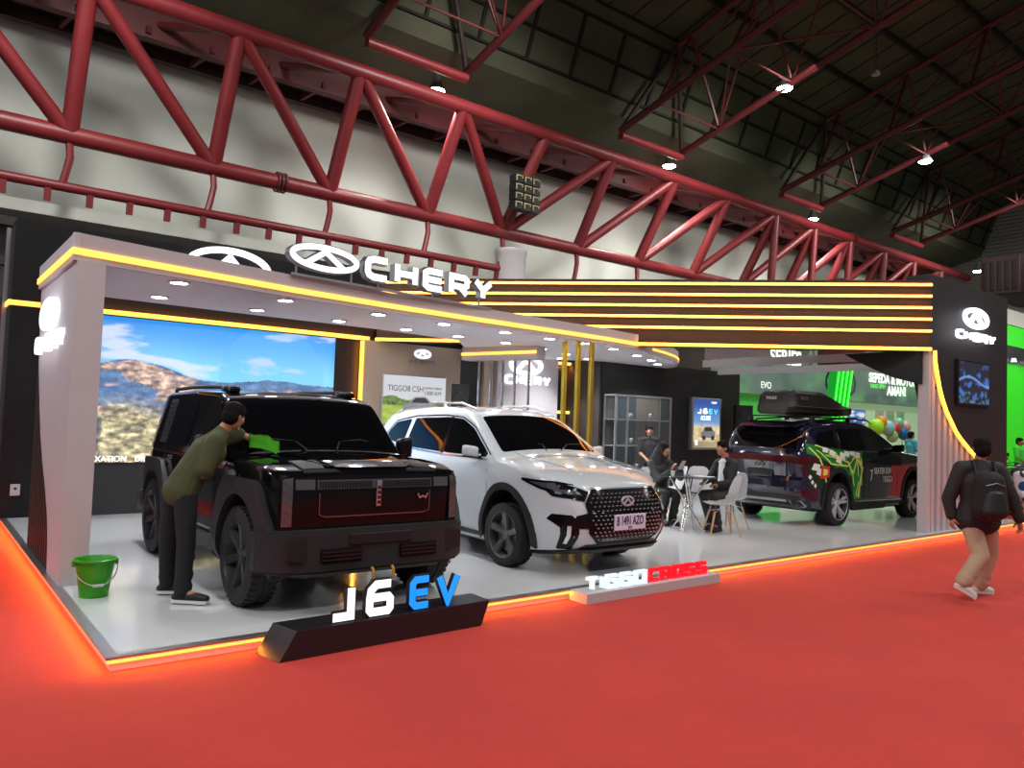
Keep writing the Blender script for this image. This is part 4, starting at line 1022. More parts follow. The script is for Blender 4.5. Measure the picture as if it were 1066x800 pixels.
        patch(sh, 'T', P([(1.62, .34), (1.62, .56), (1.86, .58), (1.86, .38)]) if False else [(1.58, s_ * .36), (1.58, s_ * .60), (1.88, s_ * .60), (1.88, s_ * .42)], M['plastic'], 'hood_vent', t, off=.012, step=.07)
        line_strip(sh, 'T', [(.98, s_ * .62), (1.3, s_ * .60), (1.55, s_ * .5), (1.85, s_ * .36)], .02, M['paint_k'], 'hood_ridge', t, off=.016, th=.02)
    patch(sh, 'T', rounded([(1.0, -.5), (1.9, -.34), (1.9, .34), (1.0, .5)], .06), M['paint_k'], 'hood_bulge', t, off=.022, th=.03, step=.09)
    g = MB(); g.box((1.985, -.022, .80), (2.03, .022, .985), .008); g.build('upright_badge', M['chrome'], t, local=True)
    g = MB()
    for k in range(4): g.box((2.03, -.014, .82 + .033 * k), (2.034, .014, .842 + .033 * k))
    g.build('badge_letters', M['plastic'], t, local=True)
    g = MB(); g.stroke([(-.05, .03), (-.03, .0), (0, .012), (.03, .0), (.05, .03)], .012, (2.012, .42, .85), (0, 1, 0), (0, 0, 1), (1, 0, 0), 0, .012); g.build('wing_badge', M['chrome'], t, local=True)
    # bumper
    g = MB()
    pr = [(-.93, 1.72), (-.94, 1.86), (-.80, 2.02), (-.58, 2.10), (.58, 2.10), (.80, 2.02), (.94, 1.86), (.93, 1.72)]
    g.prism(pr, (0, 0, 0), (0, 1, 0), (1, 0, 0), (0, 0, 1), .34, .665); bm_ = g.bm
    bmesh.ops.bevel(bm_, geom=[e for e in bm_.edges], offset=.02, segments=2, affect='EDGES')
    bu_ = g.build('front_bumper', M['grey_plastic'], t, local=True, smooth=35)
    for s_ in (-1, 1):
        g = MB(); g.box((2.09, s_ * .17, .42), (2.118, s_ * .52, .53), .01); g.build('bumper_vent', M['plastic_gloss'], bu_, local=True)
        for k in range(3): g = MB(); g.box((2.11, s_ * .18, .44 + .03 * k), (2.124, s_ * .51, .45 + .03 * k)); g.build('vent_slat', M['plastic'], bu_, local=True)
        g = MB(); g.prism([(s_ * .60, .42), (s_ * .78, .46), (s_ * .78, .60), (s_ * .60, .62)], (0, 0, 0), (0, 1, 0), (0, 0, 1), (1, 0, 0), 2.04, 2.085); g.build('bumper_corner_pad', M['plastic'], bu_, local=True)
        g = MB(); g.tube([(2.08, s_ * .09 + .02, .36), (2.12, s_ * .09 + .02, .33), (2.12, s_ * .09 + .02, .27), (2.09, s_ * .09 + .02, .25)], .012, 8); g.build('tow_hook', mat('yellow_hook', (.5, .28, .02), .4), bu_, local=True, smooth=True)
    g = MB(); g.box((2.095, -.28, .545), (2.115, .28, .635), .008); g.build('plate_panel', M['plastic'], bu_, local=True)
    g = MB(); g.hexa([(1.75, -.7, .28), (2.0, -.6, .30), (2.0, .6, .30), (1.75, .7, .28), (1.75, -.7, .36), (2.04, -.6, .36), (2.04, .6, .36), (1.75, .7, .36)]); g.build('skid_plate', M['plastic'], t, local=True)
    g = MB(); g.box((-2.12, -.9, .38), (-1.85, .9, .62), .03); g.build('rear_bumper', M['grey_plastic'], t, local=True, smooth=40)
    g = MB(); g.lathe([(.34, 0), (.36, .05), (.34, .2), (.1, .22), (.02, .2)], (-1.98, .1, 1.02), (-1, 0, 0), 32); g.build('spare_wheel_cover', M['paint_k'], t, local=True, smooth=True)
    for s_ in (-1, 1):
        g = MB(); g.box((-2.01, s_ * .68, .85), (-1.9, s_ * .80, 1.0), .02); g.build('tail_lamp', M['red_lens'], t, local=True)
        mirror_part(t, .70, s_ * .86, 1.16, s_, M['paint_k'], None, .17, .19)
        g = MB(); g.tube([(.90, s_ * .15, 1.165), (.80, s_ * .22, 1.235), (.78, s_ * .45, 1.255), (.80, s_ * .60, 1.215)], .007, 6); g.build('wiper', M['plastic'], t, local=True, smooth=True)
    for ax in (-AX, AX):
        for s_ in (-1, 1): make_wheel(t, ax, s_ * .80, RW, RW, .25, .275, s_, M['rim_dark'], 6, 'single')
    reshape(t, lambda c: Vector((c.x, c.y, c.z + .065 * smst(.60, 1.08, c.z))))
    return t
build_offroader((3.2, 7.98, PZ), -pi / 2)
# ============================================================ white crossover
def dots(sh, kind, poly, m, name, parent, dy, dz, r):
    """small studs in a staggered grid over a grille"""
    g = MB(); ys = [p[0] for p in poly]; zs = [p[1] for p in poly]; z = min(zs) + dz; k = 0
    while z < max(zs):
        y = min(ys) + (dy / 2 if k % 2 else 0)
        while y < max(ys):
            if inside((y, z), poly):
                loc, nr = sh.hit(kind, y, z)
                if loc is not None:
                    c = loc + nr * .012; u_ = Vector((0, r, 0)); v_ = Vector((0, 0, r * .45))
                    g.hexa([c - u_ - nr * .004, c - v_ - nr * .004, c + u_ - nr * .004, c + v_ - nr * .004, c - u_ * .7 + nr * .006, c - v_ * .7 + nr * .006, c + u_ * .7 + nr * .006, c + v_ * .7 + nr * .006])
            y += dy
        z += dz; k += 1
    return g.build(name, m, parent, local=True)

def build_white(loc, rz):
    t = thing('crossover_car', 'pearl white crossover car with studded black grille and registration plate', 'car', loc, rz, scale=1.02)
    top = [(-2.12, .98), (-2.06, 1.08), (-1.95, 1.22), (-1.75, 1.45), (-1.55, 1.555), (-1.0, 1.635), (-.3, 1.665), (.1, 1.64), (.42, 1.56), (1.0, 1.20), (1.15, 1.115), (1.35, 1.085), (1.8, 1.00), (2.0, .93), (2.14, .84)]
    sh = Shell(top, [(-2.12, .35), (-1.7, .22), (1.6, .20), (2.14, .26)], [(-2.12, .74), (-1.95, .83), (-1.6, .885), (-1, .905), (0, .905), (1.2, .91), (1.6, .895), (1.85, .855), (2.0, .80), (2.14, .70)],
               [(.2, .06), (.45, .015), (.62, .02), (.80, .0), (.93, .0), (1.03, .03), (1.08, .055), (1.5, .20), (1.66, .25)], 1.06, -2.12, 2.14, [(-2.1, .08), (-1.6, .10), (.4, .09), (1.0, .07), (2.14, .05)], [(-2.1, .02), (.3, .03), (1.2, .05), (1.9, .05), (2.14, .02)],
               lambda y, z: .10 * (max(0, y - .35) / .4) ** 2 + .10 * max(0, z - .62) / .25 + .12 * (max(0, .45 - z) / .25), lambda y, z: .08 * (max(0, y - .4) / .4) ** 2 + .03 * max(0, .5 - z), ns=64)
    AX, ZC, RW = 1.31, .345, .345
    cut_body(sh, t, M['paint_w'], (-AX, AX), .40, ZC)
    g = MB(); g.box((-1.8, -.75, .22), (1.8, .75, .4)); g.build('underbody', M['plastic'], t, local=True)
    F = lambda poly, m, nm, **k: patch(sh, 'F', poly, m, nm, t, **k)
    for ax in (-AX, AX):
        both(sh, arc(ax, ZC, .465, -12, 192, 20) + arc(ax, ZC, .40, 188, -8, 20), M['plastic'], 'arch_cladding', t, off=.014, th=.05, step=.07)
    both(sh, [(-.86, .215), (-.86, .36), (.86, .32), (.86, .215)], M['plastic'], 'sill_cladding', t, off=.016, th=.05, step=.1)
    both(sh, [(-.80, .37), (-.80, .385), (.78, .345), (.78, .33)], M['chrome'], 'sill_trim', t, off=.018, th=.02, step=.15)
    patch(sh, 'T', rounded([(.44, -.60), (.44, .60), (1.06, .74), (1.06, -.74)], .05), M['glass_k'], 'windscreen', t, off=.005, step=.08)
    both(sh, rounded([(.0, 1.07), (.0, 1.50), (.22, 1.485), (.50, 1.38), (.93, 1.10), (.90, 1.06)], .03), M['glass_k'], 'front_door_window', t, off=.005, step=.07)
    both(sh, rounded([(-.96, 1.10), (-.90, 1.475), (-.07, 1.505), (-.07, 1.07)], .03), M['glass_k'], 'rear_door_window', t, off=.005, step=.07)
    both(sh, rounded([(-1.62, 1.19), (-1.38, 1.41), (-1.0, 1.465), (-1.05, 1.11)], .035), M['glass_k'], 'quarter_window', t, off=.005, step=.07)
    both(sh, [(-.068, 1.06), (-.068, 1.51), (-.002, 1.51), (-.002, 1.06)], M['plastic_gloss'], 'pillar_trim', t, off=.004, step=.08)
    for q_ in ([(-1.66, 1.165), (-1.0, 1.085), (0, 1.045), (.95, 1.035)],): 
        for kd in 'RL': line_strip(sh, kd, q_, .016, M['chrome'], 'window_chrome', t, off=.008)
    for q_ in ([(-1.66, 1.19), (-1.40, 1.43), (-.9, 1.505), (-.2, 1.53), (.2, 1.51), (.52, 1.40), (.99, 1.09)],):
        for kd in 'RL': line_strip(sh, kd, q_, .014, M['plastic_gloss'], 'window_surround', t, off=.006)
    patch(sh, 'B', rounded([(-.62, 1.10), (-.52, 1.42), (.52, 1.42), (.62, 1.10)], .05), M['glass_k'], 'rear_window', t, off=.006, step=.08)
    for x in (-.03, -1.06, .98):
        both(sh, [(x, .38), (x, 1.04), (x + .007, 1.04), (x + .007, .38)], M['plastic'], 'door_gap', t, off=.0015, th=.004, step=.12)
    for x in (-.22, -1.20 + .1):
        both(sh, rounded([(x, .90), (x, .93), (x + .2, .925), (x + .2, .895)], .012), M['chrome'], 'door_handle', t, off=.02, th=.02, step=.06)
    for s_ in (-1, 1):
        P = lambda pts: [(s_ * a, b) for a, b in pts]
        kd = 'R' if s_ < 0 else 'L'
        F(P([(.50, .775), (.56, .70), (.80, .735), (.835, .79), (.80, .86), (.62, .82)]), M['plastic_gloss'], 'headlight', off=.008, step=.05)
        F(P([(.58, .745), (.78, .765), (.80, .80), (.62, .785)]), M['lamp_lens'], 'lamp_lens', off=.013, step=.05)
        for k in range(3): F(P([(.60 + .07 * k, .752), (.64 + .07 * k, .756), (.645 + .07 * k, .778), (.61 + .07 * k, .774)]), M['headlight_glow'], 'lamp_cell', off=.017, th=.006, step=.05)
        patch(sh, kd, [(1.98, .745), (1.80, .79), (1.60, .865), (1.62, .885), (1.90, .87), (1.99, .84)], M['plastic_gloss'], 'headlight_wing', t, off=.007, step=.05)
        patch(sh, kd, [(1.96, .775), (1.82, .81), (1.70, .855), (1.90, .85)], M['lamp_lens'], 'wing_lens', t, off=.012, step=.05)
        F(P([(.655, .30), (.64, .46), (.66, .60), (.80, .60), (.82, .56), (.76, .50), (.745, .30), (.70, .27)]), M['plastic_gloss'], 'fog_duct', off=.006, step=.05)
        F(P([(.70, .36), (.70, .52), (.722, .52), (.722, .36)]), M['chrome'], 'fog_blade', off=.02, th=.02, step=.06)
        F(P([(.50, .50), (.66, .50), (.66, .60), (.55, .62)]), M['plastic_gloss'], 'grille_wing', off=.008, step=.06)
        patch(sh, 'T', [(1.08, s_ * .56), (1.08, s_ * .585), (1.9, s_ * .40), (1.9, s_ * .375)], M['paint_w'], 'hood_crease', t, off=.010, th=.014, step=.1)
        mirror_part(t, .80, s_ * .86, 1.10, s_, M['paint_w'], None, .2, .13)
        g = MB(); g.tube([(-1.5, s_ * .58, 1.57), (-1.4, s_ * .585, 1.625), (-.6, s_ * .60, 1.685), (.0, s_ * .60, 1.685), (.3, s_ * .59, 1.615)], .014, 8); g.build('roof_rail', M['alu'], t, smooth=True, local=True)
        patch(sh, 'B', P([(.40, .86), (.80, .84), (.80, .93), (.42, .93)]), M['red_lens'], 'tail_lamp', t, off=.01, step=.06)
    G_ = [(-.47, .80), (.47, .80), (.57, .69), (.53, .46), (.40, .36), (-.40, .36), (-.53, .46), (-.57, .69)]
    F(G_, M['plastic_gloss'], 'grille', off=.006, step=.06)
    dots(sh, 'F', [(y * .95, .58 + (z - .58) * .94) for y, z in G_], mat('satin_stud', (.42, .42, .45), .35, .25), 'grille_studs', t, .062, .032, .014)
    line_strip(sh, 'F', [(-.58, .69), (-.47, .805), (.47, .805), (.58, .69)], .014, M['chrome'], 'grille_surround', t, off=.012)
    line_strip(sh, 'F', [(-.57, .68), (-.54, .46), (-.40, .355), (.40, .355), (.54, .46), (.57, .68)], .012, M['plastic_gloss'], 'grille_lower_frame', t, off=.012)
    F([(-.80, .235), (-.66, .30), (.66, .30), (.80, .235), (.70, .215), (-.70, .215)], M['plastic'], 'lower_lip', off=.03, th=.06, step=.07)
    F([(-.60, .30), (-.52, .34), (.52, .34), (.60, .30)], M['plastic_gloss'], 'lower_intake', off=.012, step=.07)
    logo_oval(mat('satin_badge', (.6, .6, .64), .3, .2), t, (2.118, 0, .70), (0, 1, 0), (0, 0, 1), (1, 0, 0), .085, .035, .014, 0, .016)
    for o in list(bpy.data.objects):
        if o.parent == t and o.name.startswith('emblem'): o.data.transform(ROOTM[t.name].inverted())
    pl_ = MB(); pl_.box((2.15, -.235, .475), (2.166, .235, .60), .004); pp = pl_.build('number_plate', mat('plate_white', srgb(215, 215, 235), .4), t, local=True)
    tx = text_obj('B 1491 AZO', mat('plate_ink', srgb(60, 45, 95), .5), None, (2.1672, -.215, .518), (0, 1, 0), (0, 0, 1), .098, .001, bold=.0015, xs=.80); tx.parent = pp
    tx = text_obj('02·29', M['plastic'], None, (2.1672, -.04, .487), (0, 1, 0), (0, 0, 1), .026, .001); tx.parent = pp
    g = MB(); g.hexa([(-1.99, -.52, 1.45), (-1.6, -.56, 1.565), (-1.6, .56, 1.565), (-1.99, .52, 1.45), (-2.0, -.52, 1.47), (-1.6, -.56, 1.59), (-1.6, .56, 1.59), (-2.0, .52, 1.47)], .006); g.build('roof_spoiler', M['paint_w'], t, local=True)
    g = MB(); g.tube([(-1.25, 0, 1.62), (-1.33, 0, 1.69), (-1.42, 0, 1.70)], [.03, .02, .008], 6); g.build('antenna_fin', M['paint_w'], t, local=True)
    for s_ in (-1, 1):
        g = MB(); g.tube([(1.10, s_ * .1, 1.13), (1.0, s_ * .2 + .1, 1.215), (.98, s_ * .35 + .2, 1.22)], .007, 6); g.build('wiper', M['plastic'], t, local=True)
    for ax in (-AX, AX):
        for s_ in (-1, 1): make_wheel(t, ax, s_ * .80, RW, RW, .215, .255, s_, M['rim_gun'], 5, 'single')
    reshape(t, lambda c: Vector((c.x + .42 * max(0, c.x - 1.66), c.y, c.z + .115 * smst(.38, .85, c.z))))
    return t
build_white((6.24, 8.18, PZ), -pi / 2)

# ============================================================ dark blue seven seater with roof box
def build_dark(loc, rz):
    t = thing('seven_seat_car', 'dark blue sport utility car seen from behind with green sticker artwork', 'car', loc, rz, scale=1.03)
    top = [(-2.30, .95), (-2.26, 1.10), (-2.12, 1.34), (-2.0, 1.50), (-1.85, 1.585), (-1.3, 1.655), (-.6, 1.69), (-.2, 1.66), (.14, 1.57), (.74, 1.20), (.9, 1.12), (1.3, 1.08), (1.9, 1.0), (2.15, .92), (2.30, .82)]
    sh = Shell(top, [(-2.3, .40), (-1.9, .26), (1.7, .22), (2.3, .26)], [(-2.30, .76), (-2.15, .84), (-1.9, .89), (-1.2, .925), (0, .93), (1.2, .925), (1.7, .90), (2.0, .84), (2.3, .72)],
               [(.2, .06), (.45, .015), (.62, .02), (.85, .0), (.95, .0), (1.04, .03), (1.09, .05), (1.5, .19), (1.70, .25)], 1.07, -2.3, 2.3, [(-2.3, .08), (-1.6, .10), (.4, .09), (1.0, .07), (2.3, .05)], [(-2.3, .02), (.3, .03), (1.2, .05), (2.3, .02)],
               lambda y, z: .10 * (max(0, y - .4) / .4) ** 2 + .1 * max(0, z - .65) / .25, lambda y, z: .10 * (max(0, y - .45) / .4) ** 2 + .06 * max(0, .55 - z) / .2 + .04 * max(0, .93 - z) / .2 * (z > .7), ns=60)
    AX, ZC, RW = 1.355, .36, .36
    cut_body(sh, t, M['paint_b'], (-AX, AX), .415, ZC)
    g = MB(); g.box((-1.9, -.75, .24), (1.9, .75, .42)); g.build('underbody', M['plastic'], t, local=True)
    B = lambda poly, m, nm, **k: patch(sh, 'B', poly, m, nm, t, **k)
    for ax in (-AX, AX):
        both(sh, arc(ax, ZC, .475, -12, 192, 20) + arc(ax, ZC, .415, 188, -8, 20), M['plastic'], 'arch_cladding', t, off=.014, th=.05, step=.07)
    both(sh, [(-.88, .235), (-.88, .37), (.88, .35), (.88, .235)], M['plastic'], 'sill_cladding', t, off=.016, th=.05, step=.1)
    both(sh, [(-.85, .385), (-.85, .40), (.86, .38), (.86, .365)], M['chrome'], 'sill_trim', t, off=.018, th=.02, step=.15)
    patch(sh, 'T', rounded([(.16, -.61), (.16, .61), (.77, .75), (.77, -.75)], .05), M['glass_k'], 'windscreen', t, off=.005, step=.09)
    W_ = mat('car_side_glass', (.02, .022, .025), .03, alpha=.92)
    both(sh, rounded([(-.31, 1.08), (-.31, 1.51), (-.08, 1.495), (.22, 1.38), (.65, 1.11), (.62, 1.07)], .03), W_, 'front_door_window', t, off=.005, step=.07)
    both(sh, rounded([(-1.22, 1.09), (-1.17, 1.50), (-.38, 1.52), (-.38, 1.08)], .03), M['glass_k'], 'rear_door_window', t, off=.005, step=.07)
    both(sh, rounded([(-1.92, 1.19), (-1.78, 1.41), (-1.32, 1.475), (-1.33, 1.10)], .035), M['glass_k'], 'quarter_window', t, off=.005, step=.07)
    for kd in 'RL':
        line_strip(sh, kd, [(-1.8, 1.14), (-1.0, 1.07), (0, 1.05), (1.0, 1.04)], .016, M['chrome'], 'window_chrome', t, off=.008)
    B(rounded([(-.66, 1.09), (-.56, 1.44), (.56, 1.44), (.66, 1.09)], .05), M['glass_k'], 'rear_window', off=.006, step=.07)
    B([(-.80, .87), (-.80, .965), (-.5, .975), (.5, .975), (.80, .965), (.80, .87), (.5, .885), (-.5, .885)], M['red_lens'], 'tail_lamp_bar', off=.010, step=.07)
    for s_ in (-1, 1):
        P = lambda pts: [(s_ * a, b) for a, b in pts]; kd = 'R' if s_ < 0 else 'L'
        patch(sh, kd, [(-2.25, .88), (-2.25, .97), (-1.98, .965), (-1.92, .94), (-2.0, .90)], M['red_lens'], 'tail_lamp_wing', t, off=.010, step=.05)
        B(P([(.50, .34), (.54, .43), (.74, .43), (.76, .36), (.70, .33)]), M['chrome'], 'exhaust_trim', off=.03, th=.04, step=.06)
        B(P([(.54, .355), (.57, .415), (.72, .415), (.73, .365)]), M['plastic'], 'exhaust_opening', off=.036, th=.01, step=.06)
        B(P([(.66, .52), (.66, .545), (.82, .56), (.82, .535)]), M['red_lens'], 'reflector', off=.012, step=.06)
        mirror_part(t, .52, s_ * .88, 1.11, s_, M['paint_b'], None, .2, .13)
        g = MB(); g.tube([(-1.6, s_ * .60, 1.60), (-1.5, s_ * .61, 1.66), (-.6, s_ * .63, 1.715), (.1, s_ * .63, 1.70), (.32, s_ * .61, 1.635)], .015, 8); g.build('roof_rail', M['plastic_gloss'], t, smooth=True, local=True)
    B([(-.80, .27), (-.82, .46), (-.6, .49), (.6, .49), (.82, .46), (.80, .27)], M['plastic'], 'lower_bumper', off=.012, th=.04, step=.08)
    B([(-.50, .40), (-.50, .43), (.50, .43), (.50, .40)], M['alu'], 'bumper_trim', off=.03, th=.02, step=.1)
    B([(-.62, .30), (-.5, .34), (.5, .34), (.62, .30)], M['alu'], 'diffuser', off=.028, th=.03, step=.1)
    B([(-.22, .66), (-.25, .79), (.25, .79), (.22, .66)], M['plastic'], 'plate_recess', off=.004, step=.07)
    logo_oval(M['chrome'], t, (-2.3, 0, .84), (0, -1, 0), (0, 0, 1), (-1, 0, 0), .07, .03, .012, 0, .02)
    for o in list(bpy.data.objects):
        if o.parent == t and o.name.startswith('emblem'): o.data.transform(ROOTM[t.name].inverted())
    g = MB(); g.hexa([(-2.13, -.55, 1.50), (-1.8, -.58, 1.60), (-1.8, .58, 1.60), (-2.13, .55, 1.50), (-2.15, -.55, 1.525), (-1.8, -.58, 1.63), (-1.8, .58, 1.63), (-2.15, .55, 1.525)], .006); g.build('roof_spoiler', M['paint_b'], t, local=True)
    g = MB(); g.box((-2.16, -.22, 1.505), (-2.15, .22, 1.52)); g.build('brake_lamp', M['red_lens'], t, local=True)
    g = MB(); g.tube([(-2.22, 0, 1.12), (-2.235, .25, 1.15), (-2.22, .5, 1.16)], .008, 6); g.build('rear_wiper', M['plastic'], t, local=True)
    for x in (-.34, -1.26, .72):
        both(sh, [(x, .40), (x, 1.05), (x + .007, 1.05), (x + .007, .40)], M['plastic'], 'door_gap', t, off=.0015, th=.004, step=.12)
    for x in (-.54, -1.20):
        both(sh, rounded([(x, .92), (x, .95), (x + .2, .945), (x + .2, .915)], .012), M['chrome'], 'door_handle', t, off=.02, th=.02, step=.06)
    # sticker artwork: green field, yellow girders, red block, white cubes
    S = lambda poly, c, nm, off: patch(sh, 'R', poly, c, nm, t, off=off, th=off * .8, step=.06)
    gr = mat('sticker_green', srgb(20, 128, 48), .3, noise_amt=.5, noise_scale=5); ye = mat('sticker_yellow', srgb(225, 235, 120), .4); wh = mat('sticker_white', srgb(235, 240, 235), .4); rd = mat('sticker_red', srgb(215, 60, 30), .4); dg_ = mat('sticker_dark_green', srgb(12, 52, 34), .3)
    S([(-2.14, 1.20), (-2.16, 1.02), (-1.85, .94), (-1.55, .86), (-1.45, .80), (-.95, .72), (-.86, .42), (-.62, .42), (-.60, .98), (-.56, 1.05), (-1.3, 1.08), (-1.93, 1.14)], gr, 'green_sticker', .0045)
    S([(-.66, .42), (-.66, .85), (-.6, .95), (-.50, 1.02), (-.44, .6), (-.5, .42)], dg_, 'green_sticker', .0035)
    def girder(a, b, w_, off=.006):
        d = (Vector(b) - Vector(a)).normalized(); n = Vector((-d.y, d.x)) * w_ / 2
        S([tuple(Vector(a) + n), tuple(Vector(b) + n), tuple(Vector(b) - n), tuple(Vector(a) - n)], ye, 'yellow_sticker', off)
    for a, b, w_ in (((-1.95, 1.08), (-1.62, .88), .022), ((-1.62, .88), (-1.1, .85), .022), ((-1.1, .85), (-.85, .98), .022), ((-.85, .98), (-.62, .80), .022), ((-.60, .84), (-.72, .45), .045), ((-.85, .98), (-.62, .86), .04), ((-1.5, 1.0), (-1.1, .90), .03), ((-1.15, .96), (-.95, .76), .03), ((-.80, .90), (-.72, .72), .02), ((-.95, .80), (-.85, .60), .02), ((-1.75, 1.0), (-1.4, .95), .016), ((-.72, .66), (-.80, .46), .018)): girder(a, b, w_)
    for x, z in ((-1.55, 1.03), (-1.25, 1.0), (-1.38, .93), (-.92, 1.03), (-1.9, .78)):
        S([(x - .10, z - .02), (x - .04, z + .05), (x + .10, z + .02), (x + .05, z - .055)], wh, 'white_sticker', .008)
    S([(-2.12, .60), (-2.16, .98), (-1.88, .93), (-1.62, .84), (-1.86, .56)], dg_, 'green_sticker', .0035)
    for a, b, w_ in (((-2.1, 1.12), (-1.9, .92), .03), ((-1.9, .92), (-1.72, .66), .03), ((-1.95, 1.16), (-1.5, 1.06), .025), ((-1.45, 1.04), (-1.3, .86), .03), ((-.78, .98), (-.92, .74), .025), ((-.66, .96), (-.60, .60), .025)): girder(a, b, w_)
    for x, z in ((-2.0, .84), (-1.72, 1.08), (-1.1, 1.02), (-.75, 1.0)): S([(x - .09, z - .03), (x - .05, z + .05), (x + .09, z + .03), (x + .05, z - .05)], wh, 'white_sticker', .0085)
    S([(-1.90, .70), (-1.88, .86), (-1.66, .85), (-1.64, .72)], rd, 'red_sticker', .009)
    S([(-1.83, .74), (-1.83, .82), (-1.71, .81), (-1.71, .75)], ye, 'yellow_sticker', .011)
    for x, z in ((-2.1, .72), (-2.06, .66), (-2.0, .62)): S([(x - .03, z), (x, z + .03), (x + .03, z), (x, z - .03)], wh, 'white_sticker', .006)
    cb_ = mat('sticker_grey', srgb(160, 160, 170), .3)
    for txt, x, z, sz, m_ in (('7', -.34, .66, .20, wh), ('SEATER SUV', -.19, .74, .115, wh), ('TIGGO', .12, .63, .115, wh), ('8', .50, .62, .16, rd)):
        o = text_obj(txt, m_, None, (x, -.937, z), (1, 0, 0), (0, 0, 1), sz, .002); o.parent = t
    for ax in (-AX, AX):
        for s_ in (-1, 1): make_wheel(t, ax, s_ * .82, RW, RW, .225, .272, s_, M['rim_sil'], 5, 'double')
    reshape(t, lambda c: Vector((c.x, c.y, c.z + .19 * smst(.35, 1.05, c.z) - .08 * smst(1.1, 1.7, c.z))))
    return t
DC = (14.20, 7.90, PZ)
build_dark(DC, 0)
# roof box with its bars rests on the roof: a thing of its own
def build_roof_box():
    t = thing('roof_box', 'long black roof box with tapered nose fixed across bars on the dark car', 'roof box', (DC[0], DC[1] - .1, PZ))
    L0, L1 = -2.20, .05; g = MB(); rings = []
    xs = [L0 + (L1 - L0) * k / 22 for k in range(23)]
    for x in xs:
        s_ = (x - L0) / (L1 - L0)
        h = .36 * min(1, (s_ / .06) ** .5 if s_ < .06 else 1) * (1 - .72 * smst(.45, 1., s_)) + .05; w_ = .40 * min(1, .75 + s_ * 3) * (1 - .35 * smst(.7, 1, s_)); z0 = 2.03 + .03 * smst(.7, 1, s_)
        pr = [(-w_, .02), (-w_ * 1.02, .11), (-w_ * .97, .13), (-w_ * .90, h * .85), (-w_ * .70, h), (-w_ * .2, h * 1.02 - .0), (0, h * .97), (w_ * .2, h * 1.02), (w_ * .70, h), (w_ * .90, h * .85), (w_ * .97, .13), (w_ * 1.02, .11), (w_, .02), (w_ * .8, -.02), (-w_ * .8, -.02)]
        rings.append([g.bm.verts.new((DC[0] + x, DC[1] - .12 + a, z0 + b)) for a, b in pr])
    for a, b in zip(rings, rings[1:]):
        for k in range(len(a)): g._f([a[k], a[(k + 1) % len(a)], b[(k + 1) % len(b)], b[k]])
    g._f(rings[0]); g._f(rings[-1][::-1])
    g.build('lid', mat('textured_black_box', (.02, .019, .02), .42), t, smooth=28)
    g = MB(); g.box((DC[0] + L0 - .01, DC[1] - .55, 2.13), (DC[0] + L0 + 1.9, DC[1] - .545 + .02, 2.15)); g.build('seam', M['plastic'], t)
    for x in (-1.75, -.55):
        g = MB(); g.bar((DC[0] + x, DC[1] - .80, 1.985), (DC[0] + x, DC[1] + .80, 1.985), .07, .025); g.build('cross_bar', M['plastic'], t)
        for s_ in (-1, 1): g = MB(); g.hexa([(DC[0] + x - .05, DC[1] + s_ * .62 - .04, 1.86), (DC[0] + x + .05, DC[1] + s_ * .62 - .04, 1.86), (DC[0] + x + .05, DC[1] + s_ * .62 + .04, 1.86), (DC[0] + x - .05, DC[1] + s_ * .62 + .04, 1.86), (DC[0] + x - .03, DC[1] + s_ * .62 - .03, 1.975), (DC[0] + x + .03, DC[1] + s_ * .62 - .03, 1.975), (DC[0] + x + .03, DC[1] + s_ * .62 + .03, 1.975), (DC[0] + x - .03, DC[1] + s_ * .62 + .03, 1.975)]); g.build('bar_foot', M['plastic'], t)
    text_obj('THULE', M['alu'], t, (DC[0] - 1.95, DC[1] - .512, 2.27), (1, 0, 0), (0, .12, 1), .08, .003, bold=.003)
    text_obj('THULE', M['alu'], t, (DC[0] - 2.215, DC[1] + .0, 2.27), (0, -1, 0), (0, 0, 1), .07, .003, bold=.003)
build_roof_box()
